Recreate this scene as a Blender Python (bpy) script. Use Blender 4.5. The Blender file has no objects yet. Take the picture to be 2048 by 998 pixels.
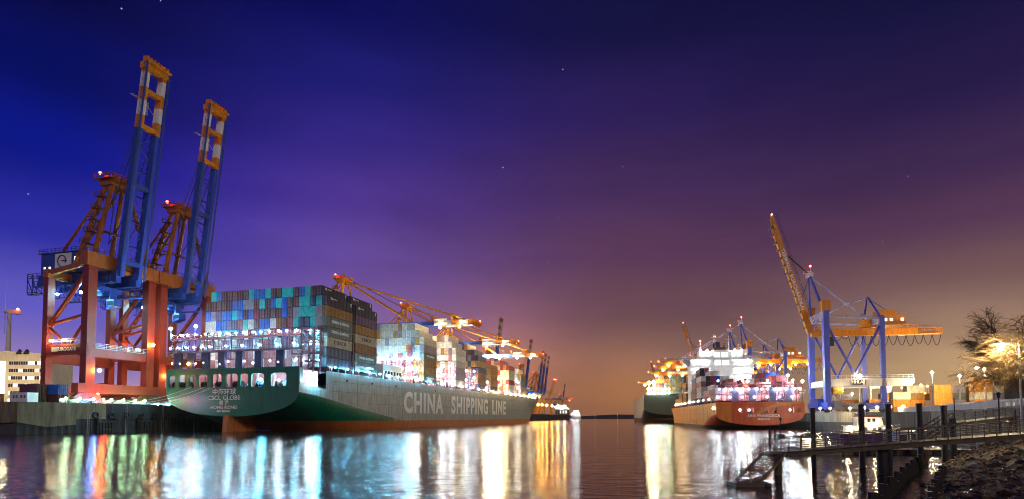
import bpy, math, random
from mathutils import Vector, Matrix
R = math.radians
random.seed(7)
sc = bpy.context.scene
COL = sc.collection

# ------------------------------------------------------------------ camera
cam_d = bpy.data.cameras.new('camera')
cam = bpy.data.objects.new('camera', cam_d); COL.objects.link(cam)
cam_d.sensor_fit = 'HORIZONTAL'; cam_d.sensor_width = 36.0
FPX = 1150.0
PITCH = R(2.5)
cam_d.lens = 36.0 * FPX / 2048.0
cam.location = (0, 0, 4.0)
cam.rotation_euler = (R(90) + PITCH, 0, 0)
cam_d.shift_y = (835 - FPX * math.tan(PITCH) - 499) / 2048.0
cam_d.clip_start = 0.5; cam_d.clip_end = 20000
sc.camera = cam

# ------------------------------------------------------------------ world: city-lit night sky
w = bpy.data.worlds.new('World'); sc.world = w; w.use_nodes = True
nt = w.node_tree; N = nt.nodes; Lk = nt.links
for n in list(N): N.remove(n)
def lin(c):
    return tuple(((v/255.0)/12.92 if v <= 10 else (((v/255.0)+0.055)/1.055)**2.4) for v in c)
tc = N.new('ShaderNodeTexCoord'); sep = N.new('ShaderNodeSeparateXYZ')
Lk.new(tc.outputs['Generated'], sep.inputs[0])
def mth(op, a, b=None, c=None):
    n = N.new('ShaderNodeMath'); n.operation = op
    for i, v in enumerate((a, b, c)):
        if v is None: continue
        if isinstance(v, (int, float)): n.inputs[i].default_value = v
        else: Lk.new(v, n.inputs[i])
    return n.outputs[0]
def mrange(v, a, b):
    n = N.new('ShaderNodeMapRange'); n.clamp = True; n.interpolation_type = 'SMOOTHSTEP'
    Lk.new(v, n.inputs[0]); n.inputs[1].default_value = a; n.inputs[2].default_value = b
    return n.outputs[0]
hor = mth('SQRT', mth('ADD', mth('MULTIPLY', sep.outputs[0], sep.outputs[0]), mth('MULTIPLY', sep.outputs[1], sep.outputs[1])))
az = mth('DIVIDE', sep.outputs[0], mth('MAXIMUM', hor, 0.001))
nz = N.new('ShaderNodeTexNoise'); nz.inputs['Scale'].default_value = 2.2; nz.inputs['Detail'].default_value = 4
mp = N.new('ShaderNodeMapping'); mp.inputs['Scale'].default_value = (1, 1, 3.2)
Lk.new(tc.outputs['Generated'], mp.inputs[0]); Lk.new(mp.outputs[0], nz.inputs['Vector'])
el = mth('ADD', mth('MAXIMUM', sep.outputs[2], 0.0), mth('MULTIPLY', mth('SUBTRACT', nz.outputs[0], 0.5), 0.022))
el = mth('DIVIDE', el, 0.7)
def ramp(stops):
    r = N.new('ShaderNodeValToRGB'); r.color_ramp.interpolation = 'EASE'
    e = r.color_ramp.elements
    for i, (p, c) in enumerate(stops):
        if i < 2: e[i].position = p
        x = e[i] if i < 2 else e.new(p)
        x.color = (*lin(c), 1)
    Lk.new(el, r.inputs[0]); return r.outputs[0]
r_l = ramp([(0.0, (205, 165, 160)), (0.10, (140, 118, 180)), (0.22, (88, 82, 178)), (0.36, (40, 40, 150)), (0.50, (7, 19, 124)), (0.62, (4, 12, 90)), (0.74, (7, 7, 62))])
r_m = ramp([(0.0, (190, 138, 112)), (0.10, (158, 112, 126)), (0.24, (122, 92, 156)), (0.37, (98, 72, 154)), (0.50, (74, 50, 140)), (0.62, (48, 36, 128)), (0.72, (26, 26, 112)), (0.84, (8, 9, 82))])
r_c = ramp([(0.0, (66, 52, 56)), (0.06, (98, 72, 62)), (0.15, (110, 80, 76)), (0.28, (98, 66, 78)), (0.40, (84, 52, 82)), (0.54, (64, 40, 84)), (0.68, (40, 26, 80)), (0.82, (18, 16, 60))])
r_r = ramp([(0.0, (160, 134, 98)), (0.08, (138, 114, 94)), (0.18, (110, 86, 86)), (0.28, (98, 70, 80)), (0.38, (76, 48, 76)), (0.48, (56, 36, 72)), (0.60, (34, 23, 66)), (0.75, (16, 16, 56))])
def mix(f, a, b):
    m = N.new('ShaderNodeMix'); m.data_type = 'RGBA'
    Lk.new(f, m.inputs[0]); Lk.new(a, m.inputs[6]); Lk.new(b, m.inputs[7]); return m.outputs[2]
sky = mix(mrange(az, -0.64, -0.22), r_l, r_m)
sky = mix(mrange(az, -0.42, 0.22), sky, r_c)
sky = mix(mrange(az, 0.10, 0.66), sky, r_r)
# warm city glow low over the terminals
def glow(base, a0, wa, e0, we, col, amt):
    da = mth('DIVIDE', mth('SUBTRACT', az, a0), wa); de = mth('DIVIDE', mth('SUBTRACT', sep.outputs[2], e0), we)
    g = mth('EXPONENT', mth('MULTIPLY', mth('ADD', mth('MULTIPLY', da, da), mth('MULTIPLY', de, de)), -1.0))
    g = mth('MULTIPLY', mth('MULTIPLY', g, amt), mth('GREATER_THAN', sep.outputs[1], 0.0))
    m_ = N.new('ShaderNodeMix'); m_.data_type = 'RGBA'; m_.blend_type = 'ADD'
    Lk.new(g, m_.inputs[0]); Lk.new(base, m_.inputs[6]); m_.inputs[7].default_value = (*lin(col), 1); return m_.outputs[2]
sky = glow(sky, -0.01, 0.11, 0.05, 0.12, (255, 150, 40), 0.24)
sky = glow(sky, 0.20, 0.10, 0.03, 0.08, (255, 160, 60), 0.22)
sky = glow(sky, 0.62, 0.14, 0.06, 0.10, (255, 205, 120), 0.22)
# thin high cloud wisps
mp2 = N.new('ShaderNodeMapping'); mp2.inputs['Scale'].default_value = (1.2, 1.2, 5.0); mp2.inputs['Rotation'].default_value = (0.15, 0.25, 0.4)
Lk.new(tc.outputs['Generated'], mp2.inputs[0]); nz2 = N.new('ShaderNodeTexNoise'); nz2.inputs['Scale'].default_value = 2.6; nz2.inputs['Detail'].default_value = 7; nz2.inputs['Roughness'].default_value = 0.6; nz2.inputs['Distortion'].default_value = 0.6
Lk.new(mp2.outputs[0], nz2.inputs['Vector'])
cf = mth('ADD', mth('MULTIPLY', mth('SUBTRACT', nz2.outputs[0], 0.5), 0.55), 1.0)
vm = N.new('ShaderNodeVectorMath'); vm.operation = 'SCALE'; Lk.new(sky, vm.inputs[0]); Lk.new(cf, vm.inputs['Scale']); sky = vm.outputs[0]
# a few stars
vo = N.new('ShaderNodeTexVoronoi'); vo.inputs['Scale'].default_value = 34
Lk.new(tc.outputs['Generated'], vo.inputs['Vector'])
wn = N.new('ShaderNodeTexWhiteNoise'); Lk.new(vo.outputs['Position'], wn.inputs['Vector'])
star = mth('MULTIPLY', mth('LESS_THAN', vo.outputs['Distance'], 0.035), mth('GREATER_THAN', wn.outputs['Value'], 0.55))
star = mth('MULTIPLY', star, mrange(sep.outputs[2], 0.2, 0.35))
sm = N.new('ShaderNodeMix'); sm.data_type = 'RGBA'; sm.blend_type = 'ADD'
Lk.new(mth('MULTIPLY', star, 0.5), sm.inputs[0]); Lk.new(sky, sm.inputs[6]); sm.inputs[7].default_value = (0.7, 0.75, 1, 1)
bg = N.new('ShaderNodeBackground'); Lk.new(sm.outputs[2], bg.inputs[0]); bg.inputs[1].default_value = 1.0
# last of the dusk, far below the horizon
st = N.new('ShaderNodeTexSky'); st.sky_type = 'NISHITA'; st.sun_disc = False
st.sun_elevation = R(-6); st.sun_rotation = R(-60)
bg2 = N.new('ShaderNodeBackground'); Lk.new(st.outputs[0], bg2.inputs[0]); bg2.inputs[1].default_value = 0.05
ad = N.new('ShaderNodeAddShader'); Lk.new(bg.outputs[0], ad.inputs[0]); Lk.new(bg2.outputs[0], ad.inputs[1])
wo = N.new('ShaderNodeOutputWorld'); Lk.new(ad.outputs[0], wo.inputs[0])

# ------------------------------------------------------------------ fill sun added so booms and hull sides show
sun_d = bpy.data.lights.new('fill_sun', 'SUN'); sun_d.energy = 0.5; sun_d.angle = R(4); sun_d.color = (1.0, 0.93, 0.86)
sun = bpy.data.objects.new('fill_sun', sun_d); COL.objects.link(sun)
sun.rotation_euler = Vector((-0.36, 0.80, -0.47)).to_track_quat('-Z', 'Y').to_euler()

vs = sc.view_settings
vs.view_transform = 'Standard'; vs.look = 'None'; vs.exposure = 0.2; vs.gamma = 1.0; vs.use_curve_mapping = False
cy = sc.cycles
cy.use_denoising = True
cy.max_bounces = 5; cy.diffuse_bounces = 2; cy.glossy_bounces = 3; cy.transmission_bounces = 3
cy.sample_clamp_indirect = 4.0; cy.sample_clamp_direct = 0
cy.caustics_reflective = False; cy.caustics_refractive = False
cy.use_light_tree = True
cy.filter_width = 0.95

# ------------------------------------------------------------------ materials
def newmat(name):
    m = bpy.data.materials.new(name); m.use_nodes = True
    return m, m.node_tree.nodes, m.node_tree.links, m.node_tree.nodes['Principled BSDF']
def paint(name, col, rough=0.5, metal=0.0, vary=0.25, scale=0.35, streak=True, bump=0.0, dirt=(0.10, 0.07, 0.05), dirt_amt=0.35):
    m, n, l, b = newmat(name)
    t = n.new('ShaderNodeTexCoord'); mpn = n.new('ShaderNodeMapping')
    mpn.inputs['Scale'].default_value = (scale, scale, scale * (0.22 if streak else 1))
    l.new(t.outputs['Object'], mpn.inputs[0])
    no = n.new('ShaderNodeTexNoise'); no.inputs['Scale'].default_value = 2.3; no.inputs['Detail'].default_value = 6; no.inputs['Roughness'].default_value = 0.65
    l.new(mpn.outputs[0], no.inputs['Vector'])
    r = n.new('ShaderNodeValToRGB'); e = r.color_ramp.elements
    e[0].position = 0.32; e[0].color = (*[c * (1 - vary) for c in col], 1)
    e[1].position = 0.70; e[1].color = (*[min(1, c * (1 + vary * 0.6)) for c in col], 1)
    l.new(no.outputs[0], r.inputs[0])
    n2 = n.new('ShaderNodeTexNoise'); n2.inputs['Scale'].default_value = 7; n2.inputs['Detail'].default_value = 8; n2.inputs['Roughness'].default_value = 0.75
    l.new(mpn.outputs[0], n2.inputs['Vector'])
    r2 = n.new('ShaderNodeValToRGB'); r2.color_ramp.elements[0].position = 0.56; r2.color_ramp.elements[1].position = 0.74
    r2.color_ramp.elements[1].color = (dirt_amt,) * 3 + (1,); r2.color_ramp.elements[0].color = (0, 0, 0, 1)
    l.new(n2.outputs[0], r2.inputs[0])
    mx = n.new('ShaderNodeMix'); mx.data_type = 'RGBA'
    l.new(r2.outputs[0], mx.inputs[0]); l.new(r.outputs[0], mx.inputs[6]); mx.inputs[7].default_value = (*dirt, 1)
    l.new(mx.outputs[2], b.inputs['Base Color'])
    b.inputs['Roughness'].default_value = rough; b.inputs['Metallic'].default_value = metal
    if bump:
        bp = n.new('ShaderNodeBump'); bp.inputs['Strength'].default_value = bump; bp.inputs['Distance'].default_value = 0.1
        l.new(n2.outputs[0], bp.inputs['Height']); l.new(bp.outputs[0], b.inputs['Normal'])
    return m
def emit(name, col, s):
    m, n, l, b = newmat(name)
    b.inputs['Base Color'].default_value = (0.02, 0.02, 0.02, 1)
    b.inputs['Emission Color'].default_value = (*col, 1); b.inputs['Emission Strength'].default_value = s
    return m
M = {}
M['crane_red'] = paint('crane_red_paint', (0.25, 0.026, 0.005), 0.5)
M['crane_red_lit'] = paint('crane_red_sodium_lit', (0.40, 0.10, 0.012), 0.5, vary=0.35)  # red upper frame, with the sodium light on it put into the colour
M['wing'] = paint('olive_yellow_concrete', (0.21, 0.175, 0.095), 0.85, vary=0.5, scale=0.3, bump=0.3)
M['crane_orange'] = paint('crane_orange_paint', (0.72, 0.235, 0.004), 0.45)
M['crane_yellow'] = paint('crane_yellow_paint', (0.70, 0.29, 0.012), 0.45)
M['crane_blue'] = paint('crane_blue_paint', (0.015, 0.055, 0.28), 0.4)
M['boom_blue'] = paint('boom_blue_paint', (0.03, 0.08, 0.45), 0.38)
M['white'] = paint('white_paint', (0.74, 0.73, 0.70), 0.45, vary=0.15)
M['lilac'] = paint('lilac_blue_paint', (0.095, 0.12, 0.56), 0.42)
M['pale_lilac'] = paint('pale_lilac_paint', (0.50, 0.46, 0.66), 0.45)
M['dark_steel'] = paint('dark_steel', (0.03, 0.03, 0.035), 0.5, 0.3)
M['rope'] = paint('wire_rope', (0.05, 0.045, 0.05), 0.6, 0.2)
M['galv'] = paint('galvanised_steel', (0.30, 0.29, 0.30), 0.45, 0.4)
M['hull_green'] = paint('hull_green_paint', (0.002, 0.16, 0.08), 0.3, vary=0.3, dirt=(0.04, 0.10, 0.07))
M['hull_side_lit'] = paint('hull_green_lit_grey', (0.30, 0.345, 0.32), 0.42, vary=0.4, dirt=(0.17, 0.10, 0.055), dirt_amt=0.55)  # green hull side, greyed in the colour for white light on it; rust streaks
M['hull_seam'] = paint('hull_seam_dark', (0.13, 0.15, 0.135), 0.5, vary=0.5)  # seam lines, a darker tone than the side plating
M['boot'] = paint('red_brown_antifouling', (0.52, 0.14, 0.018), 0.5, vary=0.35, dirt=(0.10, 0.05, 0.03))
M['maroon'] = paint('maroon_deck_paint', (0.12, 0.025, 0.035), 0.5)
M['pink_deck'] = paint('pink_primer_paint', (0.46, 0.17, 0.17), 0.55)
M['deck_dark'] = paint('dark_panel_paint', (0.035, 0.028, 0.07), 0.5)
M['bronze'] = paint('blue_grey_bronze', (0.10, 0.12, 0.35), 0.3, 0.6)
M['hull3'] = paint('rust_red_hull_paint', (0.55, 0.07, 0.012), 0.4, vary=0.3)
M['hull3_side'] = paint('weathered_orange_hull', (0.74, 0.28, 0.04), 0.45, vary=0.35)
M['hull3_boot'] = paint('dark_waterline_paint', (0.05, 0.035, 0.03), 0.55)
M['hull3_mark'] = paint('orange_hull_paint', (0.62, 0.17, 0.01), 0.42)
M['hull4'] = paint('dark_teal_hull', (0.03, 0.048, 0.042), 0.45)
M['hull4_side'] = paint('pale_teal_hull', (0.30, 0.42, 0.40), 0.45)
M['concrete'] = paint('quay_concrete', (0.27, 0.25, 0.20), 0.85, vary=0.4, scale=0.25, bump=0.3)
M['concrete_mid'] = paint('brown_grey_concrete', (0.125, 0.11, 0.085), 0.8, vary=0.4, scale=0.3, bump=0.3)
M['concrete_dark'] = paint('wet_dark_concrete', (0.04, 0.042, 0.04), 0.7, vary=0.5, scale=0.4, bump=0.3)
M['asphalt'] = paint('terminal_asphalt', (0.075, 0.07, 0.065), 0.85, streak=False, scale=0.1)
M['facade'] = paint('beige_facade', (0.62, 0.56, 0.44), 0.8, vary=0.15)
M['purple'] = paint('purple_boat_paint', (0.13, 0.045, 0.20), 0.3)
M['timber'] = paint('dark_wet_timber', (0.028, 0.021, 0.014), 0.55, vary=0.5, scale=1.5, bump=0.4)
M['pile'] = paint('dark_steel_pile', (0.035, 0.028, 0.018), 0.5, vary=0.5, scale=0.8)
M['pier'] = paint('brown_pier_steel', (0.12, 0.085, 0.045), 0.5, vary=0.4, scale=1.0)
M['rust'] = paint('rusty_steel', (0.20, 0.075, 0.035), 0.65, vary=0.5)
M['rock'] = paint('wet_rock', (0.26, 0.165, 0.08), 0.22, vary=0.85, scale=1.4, streak=False, bump=0.6, dirt=(0.30, 0.22, 0.13), dirt_amt=0.6)
M['soil'] = paint('bank_soil', (0.07, 0.05, 0.027), 0.8, vary=0.5, scale=1.2, streak=False, bump=0.8)
M['bark'] = paint('bark', (0.17, 0.105, 0.045), 0.7, vary=0.4, scale=3)
M['letter'] = paint('white_lettering', (0.86, 0.86, 0.83), 0.5, vary=0.06, dirt_amt=0.1)
M['letter_dark'] = paint('black_lettering', (0.03, 0.03, 0.03), 0.5, vary=0.1)
M['yellow'] = paint('yellow_paint', (0.62, 0.36, 0.02), 0.5)
M['red'] = paint('bright_red_paint', (0.5, 0.05, 0.02), 0.5)
M['glass'] = paint('dark_window_glass', (0.03, 0.035, 0.05), 0.08, vary=0.1)
M['lit_window'] = emit('lit_window', (1.0, 0.88, 0.70), 1.6)
M['lit_window_cool'] = emit('lit_window_cool', (0.75, 1.0, 0.95), 1.8)
M['lamp_w'] = emit('lamp_white', (0.86, 0.94, 1.0), 420)
M['lamp_c'] = emit('lamp_cyan_white', (0.22, 0.72, 1.0), 420)
M['lamp_g'] = emit('lamp_green_white', (0.50, 1.0, 0.48), 240)
M['lamp_cx'] = emit('lamp_cyan_strong', (0.13, 0.62, 1.0), 1200)
M['lamp_wx'] = emit('lamp_white_strong', (0.60, 0.84, 1.0), 620)
M['lamp_b'] = emit('lamp_blue', (0.08, 0.25, 1.0), 800)
M['lamp_r'] = emit('lamp_red', (1.0, 0.03, 0.015), 60)
M['lamp_rq'] = emit('lamp_red_quay', (1.0, 0.03, 0.015), 900)
M['lamp_st'] = emit('lamp_street', (1.0, 0.78, 0.42), 3500)
M['lamp_s'] = emit('lamp_sodium', (1.0, 0.46, 0.08), 260)
M['lamp_warm'] = emit('lamp_warm_white', (1.0, 0.72, 0.36), 540)
M['lock_bar'] = paint('container_lock_bar', (0.36, 0.36, 0.38), 0.4, 0.3)
# containers: colour carried by the object itself
m, n, l, b = newmat('container_paint')
oi = n.new('ShaderNodeObjectInfo'); t = n.new('ShaderNodeTexCoord')
no = n.new('ShaderNodeTexNoise'); no.inputs['Scale'].default_value = 0.9; no.inputs['Detail'].default_value = 7
vadd = n.new('ShaderNodeVectorMath'); l.new(t.outputs['Object'], vadd.inputs[0])
cx = n.new('ShaderNodeCombineXYZ'); mm = n.new('ShaderNodeMath'); mm.operation = 'MULTIPLY'; mm.inputs[1].default_value = 90
l.new(oi.outputs['Random'], mm.inputs[0]); l.new(mm.outputs[0], cx.inputs[0]); l.new(cx.outputs[0], vadd.inputs[1]); l.new(vadd.outputs[0], no.inputs['Vector'])
rr = n.new('ShaderNodeValToRGB'); rr.color_ramp.elements[0].position = 0.3; rr.color_ramp.elements[0].color = (0.6, 0.58, 0.56, 1); rr.color_ramp.elements[1].position = 0.65
l.new(no.outputs[0], rr.inputs[0])
mx = n.new('ShaderNodeMix'); mx.data_type = 'RGBA'; mx.blend_type = 'MULTIPLY'; mx.inputs[0].default_value = 1
l.new(oi.outputs['Color'], mx.inputs[6]); l.new(rr.outputs[0], mx.inputs[7]); l.new(mx.outputs[2], b.inputs['Base Color'])
b.inputs['Roughness'].default_value = 0.5
M['container'] = m
# containers joined into one mesh: colour in a vertex attribute
m, n, l, b = newmat('container_paint_mixed')
at_ = n.new('ShaderNodeVertexColor'); at_.layer_name = 'paint'; t = n.new('ShaderNodeTexCoord')
no = n.new('ShaderNodeTexNoise'); no.inputs['Scale'].default_value = 0.9; no.inputs['Detail'].default_value = 7; l.new(t.outputs['Object'], no.inputs['Vector'])
rr = n.new('ShaderNodeValToRGB'); rr.color_ramp.elements[0].position = 0.3; rr.color_ramp.elements[0].color = (0.6, 0.58, 0.56, 1); rr.color_ramp.elements[1].position = 0.65
l.new(no.outputs[0], rr.inputs[0])
mx = n.new('ShaderNodeMix'); mx.data_type = 'RGBA'; mx.blend_type = 'MULTIPLY'; mx.inputs[0].default_value = 1
l.new(at_.outputs[0], mx.inputs[6]); l.new(rr.outputs[0], mx.inputs[7]); l.new(mx.outputs[2], b.inputs['Base Color']); b.inputs['Roughness'].default_value = 0.5
M['container_mixed'] = m
# water
m, n, l, b = newmat('harbour_water')
b.inputs['Base Color'].default_value = (0.010, 0.007, 0.006, 1); b.inputs['IOR'].default_value = 1.33
b.inputs['Roughness'].default_value = 0.07
t = n.new('ShaderNodeTexCoord')
def wav(sx, sy, scale, det):
    mpn = n.new('ShaderNodeMapping'); mpn.inputs['Scale'].default_value = (sx, sy, 1); l.new(t.outputs['Object'], mpn.inputs[0])
    q = n.new('ShaderNodeTexNoise'); q.inputs['Scale'].default_value = scale; q.inputs['Detail'].default_value = det; q.inputs['Roughness'].default_value = 0.6
    l.new(mpn.outputs[0], q.inputs['Vector']); return q.outputs[0]
w1 = wav(0.45, 2.0, 1.3, 3); w2 = wav(0.30, 0.55, 1.0, 2)
ma = n.new('ShaderNodeMath'); ma.operation = 'MULTIPLY_ADD'; ma.inputs[1].default_value = 1.4
l.new(w2, ma.inputs[0]); l.new(w1, ma.inputs[2])
bp = n.new('ShaderNodeBump'); bp.inputs['Strength'].default_value = 1.0; bp.inputs['Distance'].default_value = 0.065
l.new(ma.outputs[0], bp.inputs['Height']); l.new(bp.outputs[0], b.inputs['Normal'])
M['water'] = m

# ------------------------------------------------------------------ mesh helpers
class MB:
    def __init__(s, X=None): s.v = []; s.f = []; s.c = []; s.X = X
    def add(s, pts, faces, col=None):
        o = len(s.v)
        if s.X is not None: pts = [s.X @ Vector(p) for p in pts]
        s.v += [tuple(p) for p in pts]; s.f += [tuple(i + o for i in f) for f in faces]
        if col is not None: s.c += [col] * len(faces)
        return s
    def box(s, x0, x1, y0, y1, z0, z1, col=None):
        return s.add([(x0,y0,z0),(x1,y0,z0),(x1,y1,z0),(x0,y1,z0),(x0,y0,z1),(x1,y0,z1),(x1,y1,z1),(x0,y1,z1)],
                     [(0,3,2,1),(4,5,6,7),(0,1,5,4),(1,2,6,5),(2,3,7,6),(3,0,4,7)], col)
    def bar(s, p, q, w, h=None, w2=None, h2=None, up=(0,0,1)):
        h = w if h is None else h; w2 = w if w2 is None else w2; h2 = h if h2 is None else h2
        p = Vector(p); q = Vector(q); d = (q - p).normalized(); up = Vector(up)
        if abs(d.dot(up)) > 0.97: up = Vector((1, 0, 0))
        a = d.cross(up).normalized(); b = a.cross(d).normalized(); pts = []
        for c, ww, hh in ((p, w, h), (q, w2, h2)):
            for i, j in ((-1,-1),(1,-1),(1,1),(-1,1)): pts.append(c + a * (i * ww / 2) + b * (j * hh / 2))
        return s.add(pts, [(3,2,1,0),(4,5,6,7),(0,1,5,4),(1,2,6,5),(2,3,7,6),(3,0,4,7)])
    def tube(s, p, q, r, r2=None, n=8, cap=True):
        r2 = r if r2 is None else r2
        p = Vector(p); q = Vector(q); d = (q - p)
        if d.length < 1e-6: return s
        d.normalize(); up = Vector((0,0,1)) if abs(d.z) < 0.9 else Vector((1,0,0))
        a = d.cross(up).normalized(); b = a.cross(d); pts = []
        for c, rad in ((p, r), (q, r2)):
            for i in range(n):
                t = 2 * math.pi * i / n; pts.append(c + a * math.cos(t) * rad + b * math.sin(t) * rad)
        fs = [(i, (i+1) % n, n + (i+1) % n, n + i) for i in range(n)]
        if cap: fs += [tuple(range(n))[::-1], tuple(range(n, 2*n))]
        return s.add(pts, fs)
    def path(s, pts, r, n=5):
        for a, b in zip(pts, pts[1:]): s.tube(a, b, r, r, n, False)
        return s
    def prism(s, poly, axis, a, b):
        # polygon in the two other axes, extruded along axis from a to b
        def P(u, v, t): return {'x': (t,u,v), 'y': (u,t,v), 'z': (u,v,t)}[axis]
        k = len(poly)
        return s.add([P(u,v,a) for u,v in poly] + [P(u,v,b) for u,v in poly],
                     [tuple(range(k))[::-1], tuple(range(k,2*k))] + [(i,(i+1)%k,k+(i+1)%k,k+i) for i in range(k)])
    def ball(s, c, r, n=8, m=5, sx=1, sy=1, sz=1):
        pts = []; fs = []
        for j in range(m + 1):
            th = math.pi * j / m
            for i in range(n):
                ph = 2*math.pi*i/n
                pts.append((c[0]+sx*r*math.sin(th)*math.cos(ph), c[1]+sy*r*math.sin(th)*math.sin(ph), c[2]+sz*r*math.cos(th)))
        for j in range(m):
            for i in range(n): fs.append((j*n+i, (j+1)*n+i, (j+1)*n+(i+1)%n, j*n+(i+1)%n))
        return s.add(pts, fs)
    def rail(s, a, b, h=1.1, step=1.6, r=0.05, bars=2, up=(0,0,1)):
        a = Vector(a); b = Vector(b); L = (b-a).length; k = max(1, int(L/step)); u = Vector(up)
        for i in range(k+1): p = a.lerp(b, i/k); s.bar(p, p+u*h, r*2)
        for j in range(1, bars+1): s.bar(a+u*(h*j/bars), b+u*(h*j/bars), r*2)
        return s
    def mesh(s, name, mat=None, smooth=False):
        me = bpy.data.meshes.new(name); me.from_pydata(s.v, [], s.f)
        if mat is not None: me.materials.append(mat)
        if smooth: me.polygons.foreach_set('use_smooth', [True]*len(me.polygons))
        if s.c:
            at = me.color_attributes.new('paint', 'FLOAT_COLOR', 'CORNER'); data = []
            for p in me.polygons: data += [*s.c[p.index], 1.0] * p.loop_total
            at.data.foreach_set('color', data)
        me.update(); return me
    def build(s, name, mat, parent=None, smooth=False):
        return link(name, s.mesh(name, mat, smooth), parent)
KIDS = {}
def own(o, parent):
    o.parent = parent; KIDS.setdefault(parent.name, []).append(o)
def link(name, me, parent=None):
    o = bpy.data.objects.new(name, me); COL.objects.link(o)
    if parent is not None: own(o, parent)
    return o
def tag(o, label=None, cat=None, group=None, kind=None):
    if label: o['label'] = label
    if cat: o['category'] = cat
    if group: o['group'] = group
    if kind: o['kind'] = kind
    return o
def thing(name, label, cat, loc=(0,0,0), rz=0.0, group=None):
    o = bpy.data.objects.new(name, None); COL.objects.link(o); o.empty_display_size = 0.5
    o.location = loc; o.rotation_euler = (0,0,rz); return tag(o, label, cat, group)
def CH(o): return list(KIDS.get(o.name, ()))
def copy_tree(o, parent=None, skip=()):
    c = o.copy(); COL.objects.link(c)
    if parent is not None: own(c, parent)
    for ch in CH(o):
        if ch.name.split('.')[0] in skip: continue
        copy_tree(ch, c, skip)
    return c
_lamp = {}
def lamp(name, p, r, mat, parent, sz=1.0):
    key = (mat.name, r)
    if key not in _lamp: _lamp[key] = MB().ball((0,0,0), r, 8, 5).mesh(name, mat, True)
    o = link(name, _lamp[key], parent); o.location = p; return o
_txt = {}
def text_mesh(body, size, mat, depth=0.03, bold=0.0, sx=1.0, align='CENTER', space=1.0):
    cu = bpy.data.curves.new('lettering', 'FONT'); cu.body = body; cu.size = size; cu.extrude = depth; cu.offset = bold
    cu.align_x = align; cu.align_y = 'CENTER'; cu.space_character = space; cu.resolution_u = 3
    ob = bpy.data.objects.new('lettering', cu); COL.objects.link(ob)
    dg = bpy.context.evaluated_depsgraph_get()
    me = bpy.data.meshes.new_from_object(ob.evaluated_get(dg))
    bpy.data.objects.remove(ob); bpy.data.curves.remove(cu)
    me.materials.clear(); me.materials.append(mat)
    if sx != 1.0: me.transform(Matrix.Diagonal((sx,1,1,1)))
    return me
def lettering(body, size, mat, parent, loc, right, up, **kw):
    # flat raised letters: right = reading direction, up = letter up
    o = link('lettering', text_mesh(body, size, mat, **kw), parent)
    r = Vector(right).normalized(); u = Vector(up).normalized(); nn = r.cross(u)
    mt = Matrix((( r.x,u.x,nn.x,loc[0]),(r.y,u.y,nn.y,loc[1]),(r.z,u.z,nn.z,loc[2]),(0,0,0,1)))
    o.matrix_local = mt; return o
ORD = 'first second third fourth fifth sixth seventh eighth ninth tenth eleventh twelfth thirteenth fourteenth fifteenth sixteenth seventeenth eighteenth nineteenth twentieth'.split()
def ordw(i):   # 0-based
    if i < 20: return ORD[i]
    tens = {2:'twenty',3:'thirty',4:'forty',5:'fifty'}[(i+1)//10]; u = (i+1) % 10
    return tens + '-' + ORD[u-1] if u else {3:'thirtieth',4:'fortieth',5:'fiftieth'}[(i+1)//10]

# ------------------------------------------------------------------ water and land
wm = MB(); wm.add([(-6000,-300,0),(6000,-300,0),(6000,9000,0),(-6000,9000,0)], [(0,1,2,3)])
tag(wm.build('water', M['water']), kind='structure')
A1 = Vector((0.2588, 0.9659, 0)); L1 = Vector((-0.9659, 0.2588, 0))     # green ship: heading, port side
A3 = Vector((0.160, 0.987, 0)); R3 = Vector((0.987, -0.160, 0))         # red ship: heading, starboard side
Q1 = Vector((-106.2, 169.9, 0))    # left quay edge at the green ship's transom
Q3 = Vector((103.0, 194.8, 0))     # right quay edge at the red ship's transom
QZ1, QZ3 = 7.6, 5.6
def land(name, poly, z, mat, z0=-3):
    return tag(MB().prism(poly, 'z', z0, z).build(name, mat), kind='structure')
e0 = Q1 + A1*(-37); e1 = Q1 + A1*760; e2 = e1 + L1*900; e3 = e0 + L1*900
land('quay_ground_left', [(e3.x,e3.y),(e0.x,e0.y),(e1.x,e1.y),(e2.x,e2.y)], QZ1, M['asphalt'])
f0 = Q3 + A3*(-32); f1 = Q3 + A3*900; f2 = f1 + R3*1200
land('quay_ground_right', [(f0.x,f0.y),(88,120),(70,84),(64,66),(230,40),(900,40),(f2.x,f2.y),(f1.x,f1.y)], QZ3-0.4 , M['asphalt'])
land('quay_apron_right', [(f0.x,f0.y),(f0.x+30*R3.x+2,f0.y+30*R3.y),((f1+R3*120).x,(f1+R3*120).y),(f1.x,f1.y)], QZ3, M['asphalt'])
land('far_shore', [(-900,1650),(-200,1500),(300,1560),(1400,1700),(1400,2600),(-900,2600)], 3.0, M['soil'])
hm = MB(); random.seed(3)
hp = [(-1500 + i*100, 2500 + random.uniform(-80,80), 8 + 8*abs(math.sin(i*0.7)) + random.uniform(0,6)) for i in range(40)]
for a, b2 in zip(hp, hp[1:]):
    hm.add([(a[0],a[1],-1),(b2[0],b2[1],-1),(b2[0],b2[1]+150,b2[2]),(a[0],a[1]+150,a[2]),(b2[0],b2[1]+900,-1),(a[0],a[1]+900,-1)], [(0,1,2,3),(3,2,4,5)])
tag(hm.build('hills', M['soil']), kind='structure')
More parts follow.
